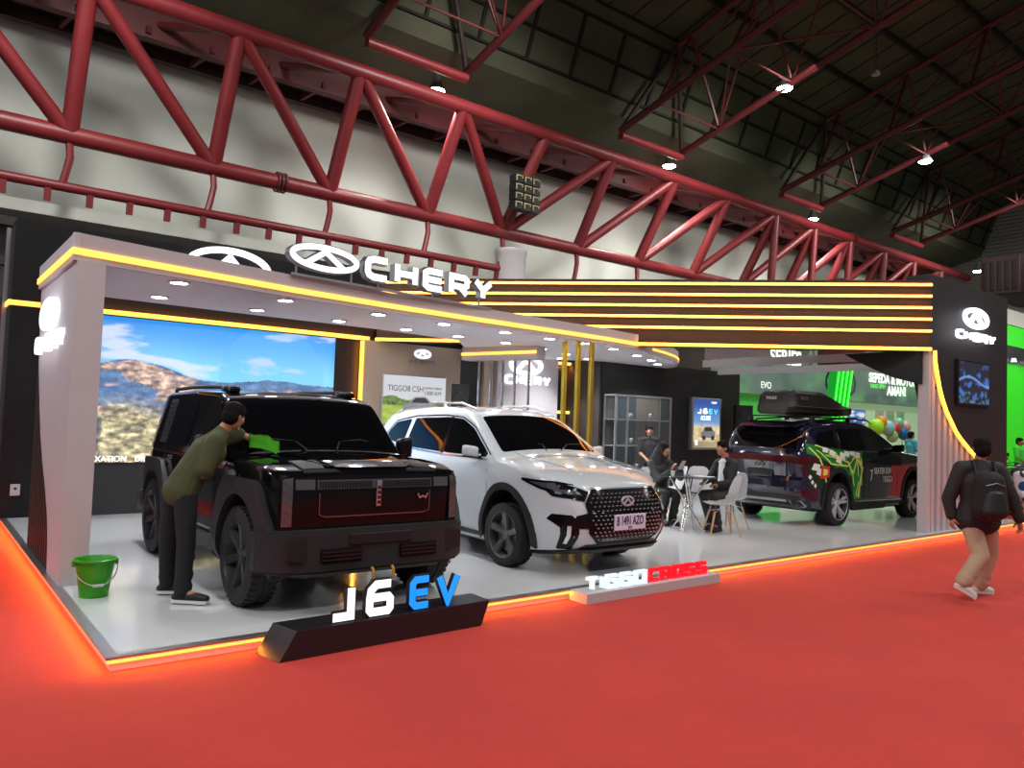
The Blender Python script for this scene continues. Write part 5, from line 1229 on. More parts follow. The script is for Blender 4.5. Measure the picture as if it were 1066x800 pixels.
# ------------------------------------------------------------------ people
SK = mat('skin', srgb(176, 122, 96), .55, noise_amt=.05, noise_scale=20)
SK_D = mat('skin_brown', srgb(150, 102, 78), .55, noise_amt=.05, noise_scale=20)
HAIR = mat('black_hair', (.006, .005, .005), .8, spec=.2, bump=.6, bump_scale=120)
EYE = mat('eye_white', (.7, .7, .68), .3); IRIS = mat('dark_iris', (.02, .012, .008), .2)
def V(*a): return Vector(a)
class Fig:
    def __init__(s): s.bm = bmesh.new()
    def cap(s, a, b, ra, rb, wa=1., wb=1., side=None, n=14):
        """tapered limb piece with round ends; wa, wb widen it along side"""
        a, b = Vector(a), Vector(b); d = b - a; L = d.length
        if L < 1e-6: d = Vector((0, 0, 1)); L = 1e-6
        d.normalize(); sd = Vector(side) if side is not None else (d.cross(Vector((0, 0, 1))) if abs(d.z) < .9 else Vector((1, 0, 0)))
        sd = (sd - d * sd.dot(d)).normalized(); v = d.cross(sd); rings = []
        st = []
        for k in range(1, 5): t = pi / 2 * k / 4; st.append((-ra * cos(t), ra * sin(t), wa))
        for k in range(1, 4): t = k / 4; st.append((L * t, ra + (rb - ra) * t, wa + (wb - wa) * t))
        for k in range(0, 4): t = pi / 2 * k / 4; st.append((L + rb * sin(t), rb * cos(t), wb))
        for h, r, w_ in st: rings.append([s.bm.verts.new(a + d * h + sd * (r * w_ * cos(2 * pi * k / n)) + v * (r * sin(2 * pi * k / n))) for k in range(n)])
        for p, q in zip(rings, rings[1:]):
            for k in range(n): s.bm.faces.new([p[k], p[(k + 1) % n], q[(k + 1) % n], q[k]])
        s.bm.faces.new(rings[0][::-1]); s.bm.faces.new(rings[-1]); return s
    def chain(s, pts, rs, ws=None, side=None):
        ws = ws or [1.] * len(pts)
        for i in range(len(pts) - 1): s.cap(pts[i], pts[i + 1], rs[i], rs[i + 1], ws[i], ws[i + 1], side)
        return s
    def ell(s, c, f, u, r):
        """ellipsoid with radii r along right, forward, up of the frame (f, u)"""
        f, u = Vector(f).normalized(), Vector(u).normalized(); rt = f.cross(u).normalized(); u = rt.cross(f); c = Vector(c); n, m = 16, 10; rings = []
        for j in range(1, m):
            t = pi * j / m; rings.append([s.bm.verts.new(c + rt * (r[0] * sin(t) * cos(2 * pi * k / n)) + f * (r[1] * sin(t) * sin(2 * pi * k / n)) + u * (r[2] * cos(t))) for k in range(n)])
        T = s.bm.verts.new(c + u * r[2]); Bv = s.bm.verts.new(c - u * r[2])
        for k in range(n): s.bm.faces.new([T, rings[0][k], rings[0][(k + 1) % n]]); s.bm.faces.new([rings[-1][k], Bv, rings[-1][(k + 1) % n]])
        for a, b in zip(rings, rings[1:]):
            for k in range(n): s.bm.faces.new([a[k], b[k], b[(k + 1) % n], a[(k + 1) % n]])
        return s
    def build(s, name, m, parent, vox=.008, sm=4, clip=None):
        bmesh.ops.recalc_face_normals(s.bm, faces=s.bm.faces)
        me = bpy.data.meshes.new(name); s.bm.to_mesh(me); s.bm.free()
        o = bpy.data.objects.new(name, me); COL.objects.link(o)
        md = o.modifiers.new('r', 'REMESH'); md.mode = 'VOXEL'; md.voxel_size = vox; md.use_smooth_shade = True
        if sm: m2 = o.modifiers.new('s', 'SMOOTH'); m2.factor = .5; m2.iterations = sm
        bpy.context.view_layer.update(); dg = bpy.context.evaluated_depsgraph_get(); me2 = bpy.data.meshes.new_from_object(o.evaluated_get(dg))
        bpy.data.objects.remove(o); bpy.data.meshes.remove(me)
        if clip:
            bm = bmesh.new(); bm.from_mesh(me2)
            for co, no in clip:
                bmesh.ops.bisect_plane(bm, geom=bm.verts[:] + bm.edges[:] + bm.faces[:], plane_co=co, plane_no=no, clear_outer=True)
                bmesh.ops.holes_fill(bm, edges=[e for e in bm.edges if e.is_boundary])
            bm.to_mesh(me2); bm.free()
        if parent is not None and parent.name in ROOTM: me2.transform(ROOTM[parent.name])
        me2.materials.clear(); me2.materials.append(m)
        for p in me2.polygons: p.material_index = 0
        me2.polygons.foreach_set('use_smooth', [True] * len(me2.polygons)); me2.name = name
        ob = bpy.data.objects.new(name, me2); return link(ob, parent)

def add_hand(F, wrist, d, palm, sgn, curl=.5, k=1.):
    """d: towards the fingers, palm: the way the palm faces, sgn: +1 puts the thumb on side d x palm"""
    d, palm = Vector(d).normalized(), Vector(palm).normalized(); s_ = d.cross(palm).normalized() * sgn; palm = (palm - d * palm.dot(d)).normalized(); w_ = Vector(wrist)
    F.cap(w_ + d * .015 * k, w_ + d * .075 * k, .017 * k, .016 * k, 1.6, 2.3, side=s_)
    for i, (off, ln) in enumerate(((.030, .068), (.010, .076), (-.010, .071), (-.029, .056))):
        p = w_ + d * .080 * k + s_ * off * k; a = .25 * curl; dirn = d; r = .0092 * k; q = p - d * .02 * k
        F.cap(q, p, r * 1.1, r)
        for j, f_ in enumerate((.45, .32, .23)):
            dirn = (d * cos(a) + palm * sin(a)).normalized(); q = p + dirn * ln * f_ * k; F.cap(p, q, r, r * .9); p = q; r *= .92; a += curl * .75
    p = w_ + d * .025 * k + s_ * .024 * k; t1 = (d * .6 + s_ * .7 + palm * .35).normalized(); q = p + t1 * .042 * k; F.cap(p, q, .013 * k, .011 * k)
    t2 = (d * .85 + s_ * .25 + palm * (.3 + .4 * curl)).normalized(); F.cap(q, q + t2 * .036 * k, .0105 * k, .009 * k)

def add_head(F, c, f, u, k=1.):
    """c: centre of the skull; the face looks along f"""
    f, u = Vector(f).normalized(), Vector(u).normalized(); rt = f.cross(u).normalized(); u = rt.cross(f); c = Vector(c)
    P = lambda x, y, z: c + rt * x * k + f * y * k + u * z * k
    F.ell(P(0, -.008, .022), f, u, (.074 * k, .092 * k, .088 * k)); F.ell(P(0, .018, -.035), f, u, (.060 * k, .070 * k, .082 * k)); F.ell(P(0, .045, -.085), f, u, (.034 * k, .035 * k, .028 * k))
    F.cap(P(0, .080, .005), P(0, .106, -.030), .009 * k, .013 * k)      # nose
    F.ell(P(0, .096, -.034), f, u, (.018 * k, .012 * k, .009 * k))
    F.ell(P(0, .078, .028), f, u, (.048 * k, .012 * k, .010 * k))       # brow
    F.ell(P(0, .082, -.060), f, u, (.024 * k, .012 * k, .006 * k)); F.ell(P(0, .080, -.070), f, u, (.022 * k, .012 * k, .007 * k))   # lips
    for s_ in (-1, 1):
        F.ell(P(s_ * .046, .060, -.022), f, u, (.02 * k, .02 * k, .02 * k))
        F.ell(P(s_ * .076, -.008, -.012), f, u, (.008 * k, .019 * k, .031 * k)); F.ell(P(s_ * .083, -.014, .002), f, u, (.008 * k, .012 * k, .016 * k))
    return P
def add_eyes(P, parent, f, k=1.):
    for s_ in (-1, 1):
        g = MB(); g.ball(P(s_ * .031, .078, .006), .0115 * k, 10, 8); e = g.build('eye', EYE, parent, smooth=True)
        g = MB(); g.ball(P(s_ * .031, .0868, .006), .0052 * k, 8, 6); g.build('iris', IRIS, e, smooth=True)
def add_hair(P, parent, f, u, k=1., length=0., fringe=.03):
    H = Fig(); H.ell(P(0, -.020, .050), f, u, (.092 * k, .104 * k, .088 * k)); H.ell(P(0, -.050, -.005), f, u, (.086 * k, .074 * k, .088 * k)); H.ell(P(0, .045, .085), f, u, (.060 * k, .045 * k, fringe * k))
    for a in range(9): H.ell(P(.06 * cos(a * .7), -.02 + .055 * sin(a * .7), .100), f, u, (.022 * k, .024 * k, .018 * k))
    if length: H.cap(P(0, -.06, -.02), P(0, -.075, -.02 - length), .07 * k, .05 * k, 1.1, 1.2)
    return H.build('hair', HAIR, parent, .007, 2)

def person(label, base, J, skin, top_m, leg_m, shoe_m, sole_m, face, up=(0, 0, 1), sleeve='long', sid=(1, 0, 0), hips_side=None, k=1., jacket=0., hands=None, loose=1., open_front=None, hair_len=0.):
    """J: joints in place: head neck chest waist hip shL shR elL elR haL haR hpL hpR knL knR anL anR toL toR"""
    t = thing('person', label, 'person', base); hs = Vector(hips_side or sid); sd = Vector(sid)
    F = Fig(); P = add_head(F, J['head'], face, up, k); hd = Vector(J['head'])
    F.cap(J['neck'], hd + (Vector(J['neck']) - hd) * .3, .056 * k, .052 * k)
    F.chain([J['neck'], J['chest'], J['waist'], J['hip']], [.06 * k, .112 * k, .10 * k, .112 * k], [1., 1.38, 1.25, 1.35], sd)
    for s_ in 'LR':
        F.cap(J['neck'], J['sh' + s_], .05 * k, .052 * k); F.chain([J['sh' + s_], J['el' + s_], J['wr' + s_]], [.052 * k, .038 * k, .027 * k])
        F.chain([J['hp' + s_], J['kn' + s_], J['an' + s_]], [.082 * k, .054 * k, .036 * k])
        F.cap(J['an' + s_], J['to' + s_], .036 * k, .03 * k)
        w_, e_ = Vector(J['wr' + s_]), Vector(J['el' + s_]); dd, pn, sg, cu = (hands or {}).get(s_, ((w_ - e_), (0, 0, -1), 1, .5))
        add_hand(F, w_, dd, pn, sg, cu, k)
    F.build('body', skin, t, .0065, 2)
    add_eyes(P, t, face, k); add_hair(P, t, face, up, k, hair_len)
    # upper garment
    C = Fig(); g_ = 1.13 * loose
    C.chain([J['neck'], J['chest'], J['waist'], Vector(J['hip']) + (Vector(J['hip']) - Vector(J['waist'])).normalized() * jacket], [.066 * k, .118 * k * g_, .108 * k * g_, (.128 if jacket else .118) * k * g_], [1., 1.42, 1.36 if jacket else 1.32, 1.45 if jacket else 1.36], sd)
    clips = []
    for s_ in 'LR':
        C.cap(V(*J['neck']) + V(0, 0, -.022), J['sh' + s_], .066 * k, .066 * k * g_)
        sh, el, wr = Vector(J['sh' + s_]), Vector(J['el' + s_]), Vector(J['wr' + s_])
        if sleeve == 'long': C.chain([sh, el, wr - (wr - el).normalized() * .01], [.068 * k * g_, .054 * k * g_, .042 * k * g_])
        else: C.chain([sh, sh + (el - sh) * .86], [.068 * k * g_, .062 * k * g_])
        for q in (.35, .7, .9):    # folds on the sleeve
            c_ = sh + (el - sh) * q; C.cap(c_, c_ + V(.02, .01, -.015), .056 * k * g_, .05 * k * g_)
    C.build('jacket' if sleeve == 'long' else 'shirt', top_m, t, .009, 3)
    L = Fig(); L.chain([Vector(J['waist']) * .25 + Vector(J['hip']) * .75, J['hip']], [.108 * k, .120 * k], [1.3, 1.38], hs)
    for s_ in 'LR':
        hp, kn, an = Vector(J['hp' + s_]), Vector(J['kn' + s_]), Vector(J['an' + s_])
        L.chain([hp, kn, an - (kn - an).normalized() * .0], [.096 * k * loose, .074 * k * loose, .062 * k * loose])
        for q in (.25, .6, .85): c_ = kn + (an - kn) * q; L.cap(c_, c_ + V(.012, -.008, -.02), .068 * k * loose, .064 * k * loose)
    L.build('trousers', leg_m, t, .009, 3)
    for s_ in 'LR':
        an, to = Vector(J['an' + s_]), Vector(J['to' + s_]); d = to - an; d.z = d.z * .6; dn = V(d.x, d.y, 0).normalized()
        heel = an - dn * .045 + V(0, 0, -.045 * k) + V(0, 0, min(0, 0)); S = Fig()
        S.cap(heel, an + V(0, 0, -.01), .038 * k, .046 * k, 1., 1.); S.cap(an, an + V(0, 0, .05), .046 * k, .043 * k); S.chain([heel, an + (to - an) * .55 + V(0, 0, -.012), to], [.040 * k, .044 * k, .034 * k], [1., 1.05, 1.25], side=dn.cross(V(0, 0, 1)))
        sh_ = S.build('shoe', shoe_m, t, .007, 2)
        g = MB(); a_ = heel + V(0, 0, -.030 * k); b_ = to + V(0, 0, -.026 * k); dd = (b_ - a_).normalized(); sdv = dd.cross(V(0, 0, 1)).normalized(); upv = sdv.cross(dd)
        pts = []
        for x, y in ((-.035, -.026), (-.035, .026), (.0, .038), (.6, .040), (.85, .050), (1.06, .040), (1.14, .0), (1.06, -.040), (.85, -.048), (.6, -.038), (0, -.038)):
            pts.append((x * (b_ - a_).length if x > 0 else x, y * k))
        g.prism(pts, a_, dd, sdv, upv, -.012, .014); g.build('sole', sole_m, sh_, smooth=30)
    return t, P

# man wiping the off-roader
olive = mat('olive_tee', srgb(66, 70, 40), .85, bump=.15, bump_scale=90); blackcloth = mat('black_cloth', (.012, .012, .014), .9, bump=.15, bump_scale=90)
J = dict(head=(2.33, 7.02, 1.685), neck=(2.225, 7.03, 1.545), chest=(2.12, 7.02, 1.38), waist=(1.97, 7.02, 1.17), hip=(1.90, 7.03, 1.02),
         shR=(2.13, 6.885, 1.46), shL=(2.27, 7.19, 1.46), elR=(2.03, 6.84, 1.185), elL=(2.45, 7.18, 1.52), wrR=(2.16, 7.04, 1.24), wrL=(2.545, 7.09, 1.475),
         hpR=(1.92, 6.94, .99), hpL=(1.88, 7.13, .99), knR=(1.93, 6.88, .60), knL=(1.86, 7.18, .60), anR=(1.90, 6.82, .20), anL=(1.88, 7.22, .20), toR=(2.06, 6.70, .145), toL=(2.03, 7.16, .145))
person('man in an olive tee and black trousers leaning over a black bonnet with a cloth', (1.95, 7.0, PZ), J, SK, olive, blackcloth, mat('black_shoe', (.01, .01, .01), .6), mat('white_sole', (.7, .7, .7), .5), (.86, .42, -.30), up=(.25, .1, .95), sleeve='short', sid=(.2, -1, 0), hands={'L': ((.6, -.6, -.5), (-.1, -.1, -1), -1, .35), 'R': ((.7, .5, .1), (0, 0, -1), 1, .8)}, loose=1.06)
g = MB(); gr_ = []; base = V(2.60, 7.0, 1.425)
for i in range(15):
    row = []
    for j in range(12):
        a, b = (i / 14 - .5) * .30, (j / 11 - .5) * .17; q = base + V(a * .8 + b * .15, -a * .45 + b * .55 - .03, .02 + b * .75 + .03 * noise.noise(V(a * 14, b * 14, 0)) + .02 * math.exp(-(a * a + b * b) * 120) - .22 * a)
        row.append(g.bm.verts.new(q))
    gr_.append(row)
for i in range(14):
    for j in range(11): g._f([gr_[i][j], gr_[i + 1][j], gr_[i + 1][j + 1], gr_[i][j + 1]])
bmesh.ops.solidify(g.bm, geom=g.bm.faces[:], thickness=.006)
tag(g.build('cleaning_cloth', mat('green_cloth', srgb(90, 190, 40), .9, bump=.3, bump_scale=200), None, smooth=70), 'bright green cleaning cloth under the hand of the man in olive', 'cloth')

# man walking past with a backpack
jkt = mat('dark_jacket', srgb(42, 38, 40), .7, bump=.15, bump_scale=60); chino = mat('beige_chino', srgb(188, 166, 140), .85, bump=.12, bump_scale=80)
J = dict(head=(9.215, 3.385, 1.60), neck=(9.19, 3.40, 1.45), chest=(9.19, 3.39, 1.25), waist=(9.19, 3.40, 1.02), hip=(9.19, 3.41, .90),
         shL=(9.045, 3.52, 1.385), shR=(9.345, 3.28, 1.385), elL=(8.99, 3.63, 1.05), elR=(9.42, 3.16, 1.08), wrL=(8.99, 3.60, .86), wrR=(9.45, 3.10, .86),
         hpL=(9.12, 3.48, .86), hpR=(9.27, 3.35, .86), knL=(9.08, 3.34, .47), knR=(9.42, 3.38, .46), anL=(8.93, 3.46, .19), anR=(9.40, 3.47, .10), toL=(9.01, 3.38, .05), toR=(9.52, 3.40, .04))
wk, P_ = person('man in dark jacket and beige trousers walking past with a black backpack', (9.2, 3.4, 0), J, SK, jkt, chino, mat('white_shoe', (.72, .70, .68), .6), mat('cream_sole', (.7, .66, .6), .6), (.62, .35, -.1), sleeve='long', sid=(.786, -.618, 0), loose=1.17, jacket=.07, hands={'L': ((0, -.05, -1), (.7, -.5, 0), 1, .7), 'R': ((.05, -.1, -1), (-.7, .5, 0), 1, .7)})
bp = thing('backpack', 'black backpack worn by the walking man in the dark jacket', 'backpack', (9.08, 3.24, .9))
fw = V(-.618, -.786, 0); rt_ = V(.786, -.618, 0); cB = V(9.165, 3.37, 1.13) + fw * .215 - rt_ * .045
S = Fig(); S.cap(cB + V(0, 0, -.15), cB + V(0, 0, .13), .135, .12, 1.4, 1.3, side=rt_); S.cap(cB + V(0, 0, -.2) + rt_ * -.06, cB + V(0, 0, -.2) + rt_ * .06, .085, .085)
S.build('main_bag', mat('black_nylon', (.010, .010, .012), .75, bump=.2, bump_scale=150), bp, .009, 3)
S = Fig(); S.cap(cB + fw * .10 + V(0, 0, -.17), cB + fw * .09 + V(0, 0, .0), .085, .065, 1.6, 1.6, side=rt_); S.build('front_pocket', M['plastic'], bp, .008, 3)
for s_ in (-1, 1):
    S = MB(); b0 = V(9.19, 3.39, 0) + rt_ * s_ * .11; S.tube([b0 + fw * .13 + V(0, 0, 1.28), b0 + fw * .06 + V(0, 0, 1.47), b0 - fw * .06 + V(0, 0, 1.455), b0 - fw * .15 + V(0, 0, 1.30), b0 - fw * .13 + V(0, 0, 1.05), b0 + rt_ * s_ * .07 + V(0, 0, .98) + fw * .05], .017, 8); S.build('shoulder_strap', M['plastic'], bp, smooth=True)
g = MB(); g.obox(cB + fw * .160 + V(0, 0, .03), rt_ * .022, V(0, 0, .006), fw * .003); g.build('label_patch', M['alu'], bp)
g = MB(); g.tube([cB + V(0, 0, .20) + rt_ * .05, cB + V(0, 0, .26), cB + V(0, 0, .20) - rt_ * .05], .009, 6); g.build('grab_handle', M['plastic'], bp, smooth=True)
g = MB(); g.tube([cB + fw * .1 + V(0, 0, .10) + rt_ * -.1, cB + fw * .125 + V(0, 0, .13), cB + fw * .1 + V(0, 0, .10) + rt_ * .1], .004, 6); g.build('zip', M['alu'], bp)

# two people talking at the glass table
suit = mat('black_suit', (.012, .012, .014), .7); shirt_w = mat('white_shirt', (.75, .76, .8), .7); trs = mat('charcoal_trousers', (.03, .028, .026), .85)
J = dict(head=(10.38, 7.63, 1.40), neck=(10.45, 7.60, 1.235), chest=(10.46, 7.60, 1.02), waist=(10.47, 7.60, .80), hip=(10.48, 7.60, .665),
         shR=(10.42, 7.43, 1.145), shL=(10.50, 7.79, 1.145), elR=(10.32, 7.40, .86), elL=(10.36, 7.86, .88), wrR=(10.10, 7.50, .84), wrL=(10.10, 7.74, .86),
         hpR=(10.43, 7.50, .65), hpL=(10.46, 7.70, .65), knR=(9.99, 7.48, .64), knL=(10.03, 7.72, .66), anR=(10.06, 7.44, .20), anL=(10.16, 7.66, .20), toR=(9.90, 7.44, .145), toL=(10.0, 7.62, .145))
sm_, P_ = person('man in a black suit jacket and open white shirt seated at the glass table', (10.45, 7.6, PZ), J, SK, suit, trs, mat('dark_shoe', (.015, .012, .01), .4), mat('dark_sole', (.02, .02, .02), .6), (-1, .25, 0), sid=(.2, 1, 0), hips_side=(0, 1, 0), hands={'L': ((-1, -.3, -.2), (0, 0, -1), -1, .4), 'R': ((-1, .3, -.2), (0, 0, -1), 1, .4)})
S = Fig(); S.cap((10.375, 7.615, 1.18), (10.345, 7.61, .86), .045, .05, 1.3, 1.2, side=(0, 1, 0)); S.build('white_shirt', shirt_w, sm_, .008, 2)
for s_ in (-1, 1):
    g = MB(); g.hexa([(10.36, 7.61 + s_ * .01, 1.23), (10.33, 7.61 + s_ * .06, 1.19), (10.345, 7.61 + s_ * .035, 1.14), (10.34, 7.61 + s_ * .005, 1.18), (10.40, 7.61 + s_ * .02, 1.25), (10.40, 7.61 + s_ * .08, 1.20), (10.38, 7.61 + s_ * .04, 1.14), (10.38, 7.61, 1.18)]); g.build('collar', shirt_w, sm_)
J = dict(head=(10.08, 8.60, 1.33), neck=(10.06, 8.63, 1.17), chest=(10.05, 8.63, .97), waist=(10.04, 8.66, .77), hip=(10.04, 8.68, .63),
         shL=(9.90, 8.70, 1.08), shR=(10.20, 8.55, 1.08), elL=(9.86, 8.50, .84), elR=(10.20, 8.32, .88), wrL=(9.90, 8.27, 1.0), wrR=(10.06, 8.20, 1.0),
         hpL=(9.95, 8.66, .62), hpR=(10.12, 8.62, .62), knL=(9.78, 8.26, .62), knR=(9.97, 8.19, .62), anL=(9.78, 8.36, .20), anR=(9.98, 8.30, .20), toL=(9.76, 8.20, .145), toR=(9.94, 8.14, .145))
wm, P_ = person('woman in black with a dark head scarf seated beyond the glass table', (10.05, 8.65, PZ), J, SK, suit, blackcloth, mat('dark_shoe_b', (.01, .01, .01), .4), mat('dark_sole_b', (.02, .02, .02), .6), (.35, -.9, -.15), sid=(.95, -.3, 0), hands={'L': ((.1, -.4, .9), (.5, -.6, 0), 1, .6), 'R': ((-.2, -.4, .9), (-.6, -.4, 0), -1, .6)})
S = Fig(); S.ell((10.07, 8.625, 1.35), (.35, -.9, 0), (0, 0, 1), (.094, .100, .112)); S.cap((10.06, 8.66, 1.28), (10.05, 8.68, 1.08), .095, .14, 1.2, 1.4, side=(.95, -.3, 0)); S.build('head_scarf', blackcloth, wm, .008, 3)
ph = thing('mobile_phone', 'pale phone held up by the seated woman in black', 'phone', (9.98, 8.13, 1.08))
g = MB(); g.obox((9.99, 8.12, 1.10), (.036, -.01, 0), (0, .002, .003), (.015, -.03, .07), .002); g.build('phone_body', M['white'], ph)

# table, chairs, papers, cup
tb = thing('glass_table', 'round glass table on crossed chrome legs between the two seated people', 'table', (9.72, 7.76, PZ))
tc = V(9.72, 7.76, 0)
g = MB(); g.lathe([(0, .935), (.44, .935), (.45, .943), (.44, .951), (0, .951)], tc, n=48); g.build('table_top', mat('smoked_glass', (.05, .06, .065), .03, alpha=.55), tb, smooth=40)
for k in range(4):
    a = k * pi / 2 + .55; b = a + pi * .93
    for off in (-.02, .02):
        o_ = V(-sin(a), cos(a), 0) * off; g = MB(); g.tube([tc + V(.30 * cos(a), .30 * sin(a), .935) + o_, tc + V(.27 * cos(b), .27 * sin(b), .105) + o_], .0125, 10); g.build('leg', M['chrome'], tb, smooth=True)
g = MB(); g.lathe([(.035, .52), (.045, .53), (.045, .55), (.035, .56)], tc, n=18); g.build('hub', M['chrome'], tb, smooth=True)
pp = thing('paper_sheet', 'white paper sheets lying on the glass table near the man in the suit', 'paper', (9.95, 7.62, .953))
g = MB(); g.obox((9.93, 7.62, .9545), (.10, .02, 0), (-.03, .13, 0), (0, 0, .0015)); g.obox((9.90, 7.66, .9572), (.09, -.03, 0), (.03, .12, 0), (0, 0, .001)); g.build('sheets', shirt_w, pp)
cp = thing('paper_cup', 'small white cup at the left rim of the glass table', 'cup', (9.50, 7.90, .952))
g = MB(); g.lathe([(.024, .952), (.034, 1.03), (.036, 1.032), (.034, 1.03), (.023, .956)], (9.50, 7.90, 0), n=20, cap=False); g.lathe([(0, .955), (.024, .955)], (9.50, 7.90, 0), n=20); g.build('cup_wall', shirt_w, cp, smooth=40)

def shell_chair(loc, rz, label):
    t = thing('shell_chair', label, 'chair', loc, rz, 'white shell chairs'); s_ = 1.1; g = MB()
    rows = [(.235, .445, .20, .0), (.20, .425, .215, .012), (.10, .415, .225, .03), (-.02, .415, .228, .04), (-.12, .43, .225, .045), (-.17, .47, .215, .05), (-.195, .54, .20, .05), (-.215, .64, .195, .045), (-.235, .74, .175, .03), (-.245, .80, .14, .015), (-.25, .825, .09, .005)]
    ring = []
    for x, z, w_, cu in rows:
        ring.append([g.bm.verts.new(V(x + (cu * (q / 4) ** 2 * (1 if z > .46 else 0)), w_ * q / 4, z + (cu * (q / 4) ** 2 * (1 if z <= .47 else 0))) * s_) for q in range(-4, 5)])
    for a, b in zip(ring, ring[1:]):
        for k in range(8): g._f([a[k], a[k + 1], b[k + 1], b[k]])
    bmesh.ops.solidify(g.bm, geom=g.bm.faces[:], thickness=.012); g.build('seat_shell', mat('white_shell', (.72, .72, .74), .35), t, smooth=50, local=True)
    wood = mat('beech_leg', srgb(190, 150, 112), .5)
    for sx, sy in ((1, 1), (1, -1), (-1, 1), (-1, -1)):
        g = MB(); g.tube([V(sx * .13, sy * .13, .33) * s_, V(sx * .21, sy * .205, .0) * s_], [.016, .011], 10); g.build('leg', wood, t, smooth=True, local=True)
        g = MB(); g.tube([V(sx * .12, sy * .12, .42) * s_, V(sx * .13, sy * .13, .30) * s_], .008, 6); g.tube([V(sx * .13, sy * .13, .32) * s_, V(0, 0, .36) * s_], .005, 6); g.build('brace', M['chrome'], t, local=True)
shell_chair((9.84, 7.22, PZ), 2.5, 'white shell chair in front of the glass table, nearest of the chairs')
shell_chair((10.55, 7.60, PZ), pi, 'white shell chair under the man in the suit')
shell_chair((10.07, 8.74, PZ), -1.9, 'white shell chair under the woman in black')
shell_chair((11.3, 8.75, PZ), -2.3, 'empty white shell chair seen face-on in front of the lit poster')
shell_chair((10.95, 9.15, PZ), 2.6, 'empty white shell chair seen edge-on left of the other empty one')

# bucket
bk = thing('bucket', 'bright green plastic bucket with a wire handle beside the white pillar', 'bucket', (1.31, 7.50, PZ))
gb = mat('green_plastic', srgb(50, 150, 20), .35)
g = MB(); g.lathe([(0, .108), (.112, .108), (.155, .40), (.172, .402), (.172, .42), (.162, .424), (.150, .41), (.106, .116), (0, .116)], (1.35, 7.47, 0), n=40, cap=False); g.lathe([(.115, .100), (.115, .112)], (1.35, 7.47, 0), n=40); g.build('pail', gb, bk, smooth=35)
g = MB(); g.tube([(1.35 + .172 * cos(a) * 1.02, 7.47 - .172 * sin(a) * .75 - .04 * sin(a), .385 - .17 * sin(a)) for a in [pi * k / 14 for k in range(15)]], .0045, 8); g.build('wire_handle', M['alu'], bk, smooth=True)
g = MB(); g.tube([(1.31, 7.305, .215), (1.39, 7.305, .215)], .013, 8); g.build('handle_grip', M['white'], bk, smooth=True)
for s_ in (-1, 1): g = MB(); g.box((1.35 + s_ * .168 - .012, 7.45, .36), (1.35 + s_ * .168 + .012, 7.49, .41)); g.build('handle_lug', gb, bk)
# ------------------------------------------------------------------ neighbouring stand seen through the opening
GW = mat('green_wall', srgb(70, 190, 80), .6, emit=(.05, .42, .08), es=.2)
nb = thing('neighbour_banner', 'wide grey green printed banner wall with motorbikes and white words beyond the dark car', 'banner', (28, 15, 2.9))
def ban_px(s, t):
    c = mix(srgb(96, 116, 108), srgb(120, 136, 130), t); c = mix(c, srgb(110, 175, 110), .7 * smst(.0, .5, fbm(s * 6, t * 2, 4)) * smst(.6, 0., t))
    return mix(c, srgb(70, 84, 82), smst(.0, .4, fbm(s * 9 + 3, t * 3, 4, 3.)) * .6)
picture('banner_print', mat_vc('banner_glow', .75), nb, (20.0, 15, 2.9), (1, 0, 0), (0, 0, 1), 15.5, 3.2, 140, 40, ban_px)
g = MB(); g.box((20.0, 15.02, 2.88), (35.5, 15.2, 6.15)); g.build('banner_frame', M['white'], nb)
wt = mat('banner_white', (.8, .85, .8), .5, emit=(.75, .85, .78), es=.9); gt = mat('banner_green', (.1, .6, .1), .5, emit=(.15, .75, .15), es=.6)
text_obj('SEPEDA & MOTOR', wt, nb, (29.7, 14.97, 3.74), (1, 0, 0), (0, 0, 1), .50, .004, bold=.02)
text_obj('AMAN!', wt, nb, (31.2, 14.97, 3.27), (1, 0, .02), (0, 0, 1), .52, .004, bold=.02)
text_obj('YANG LEBIH', gt, nb, (29.8, 14.97, 3.50), (1, 0, .02), (0, 0, 1), .22, .004, bold=.01)
text_obj('EVO', wt, nb, (22.4, 14.97, 3.10), (1, 0, 0), (0, 0, 1), .32, .004)
text_obj('SERIES', wt, nb, (22.9, 14.97, 4.0), (1, 0, 0), (0, 0, 1), .7, .004, bold=.02)
bkm = mat('banner_dark', (.05, .06, .06), .6)
for cx, cz, sc in ((27.6, 3.55, .9), (24.9, 4.4, .7)):     # printed motorbike silhouettes
    g = MB()
    for wx in (-.75, .75): g.stroke([(wx * sc + .42 * sc * cos(a), .42 * sc * sin(a)) for a in [2 * pi * k / 24 for k in range(24)]], .12 * sc, (cx, 14.99, cz), (1, 0, 0), (0, 0, 1), (0, -1, 0), 0, .01, closed=True)
    g.prism([(-.7 * sc, .35 * sc), (-.5 * sc, .75 * sc), (-.1 * sc, .55 * sc), (.3 * sc, .85 * sc), (.5 * sc, .8 * sc), (.7 * sc, .2 * sc), (.3 * sc, -.1 * sc), (-.3 * sc, -.1 * sc)], (cx, 14.99, cz), (1, 0, 0), (0, 0, 1), (0, -1, 0), 0, .012)
    g.build('printed_motorbike', bkm, nb)
nw = thing('wall_neighbour', None, None, (27, 15.3, 0)); nw['kind'] = 'structure'
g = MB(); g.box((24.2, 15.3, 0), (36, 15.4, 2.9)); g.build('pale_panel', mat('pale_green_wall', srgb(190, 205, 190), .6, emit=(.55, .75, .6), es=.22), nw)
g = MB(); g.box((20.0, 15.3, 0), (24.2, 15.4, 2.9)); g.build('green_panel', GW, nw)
gl = mat('neon_green', (.1, .8, .1), .5, emit=(.03, 1., .03), es=1.6); gd = mat('green_dark', srgb(20, 140, 30), .5, emit=(.0, .35, .02), es=.5)
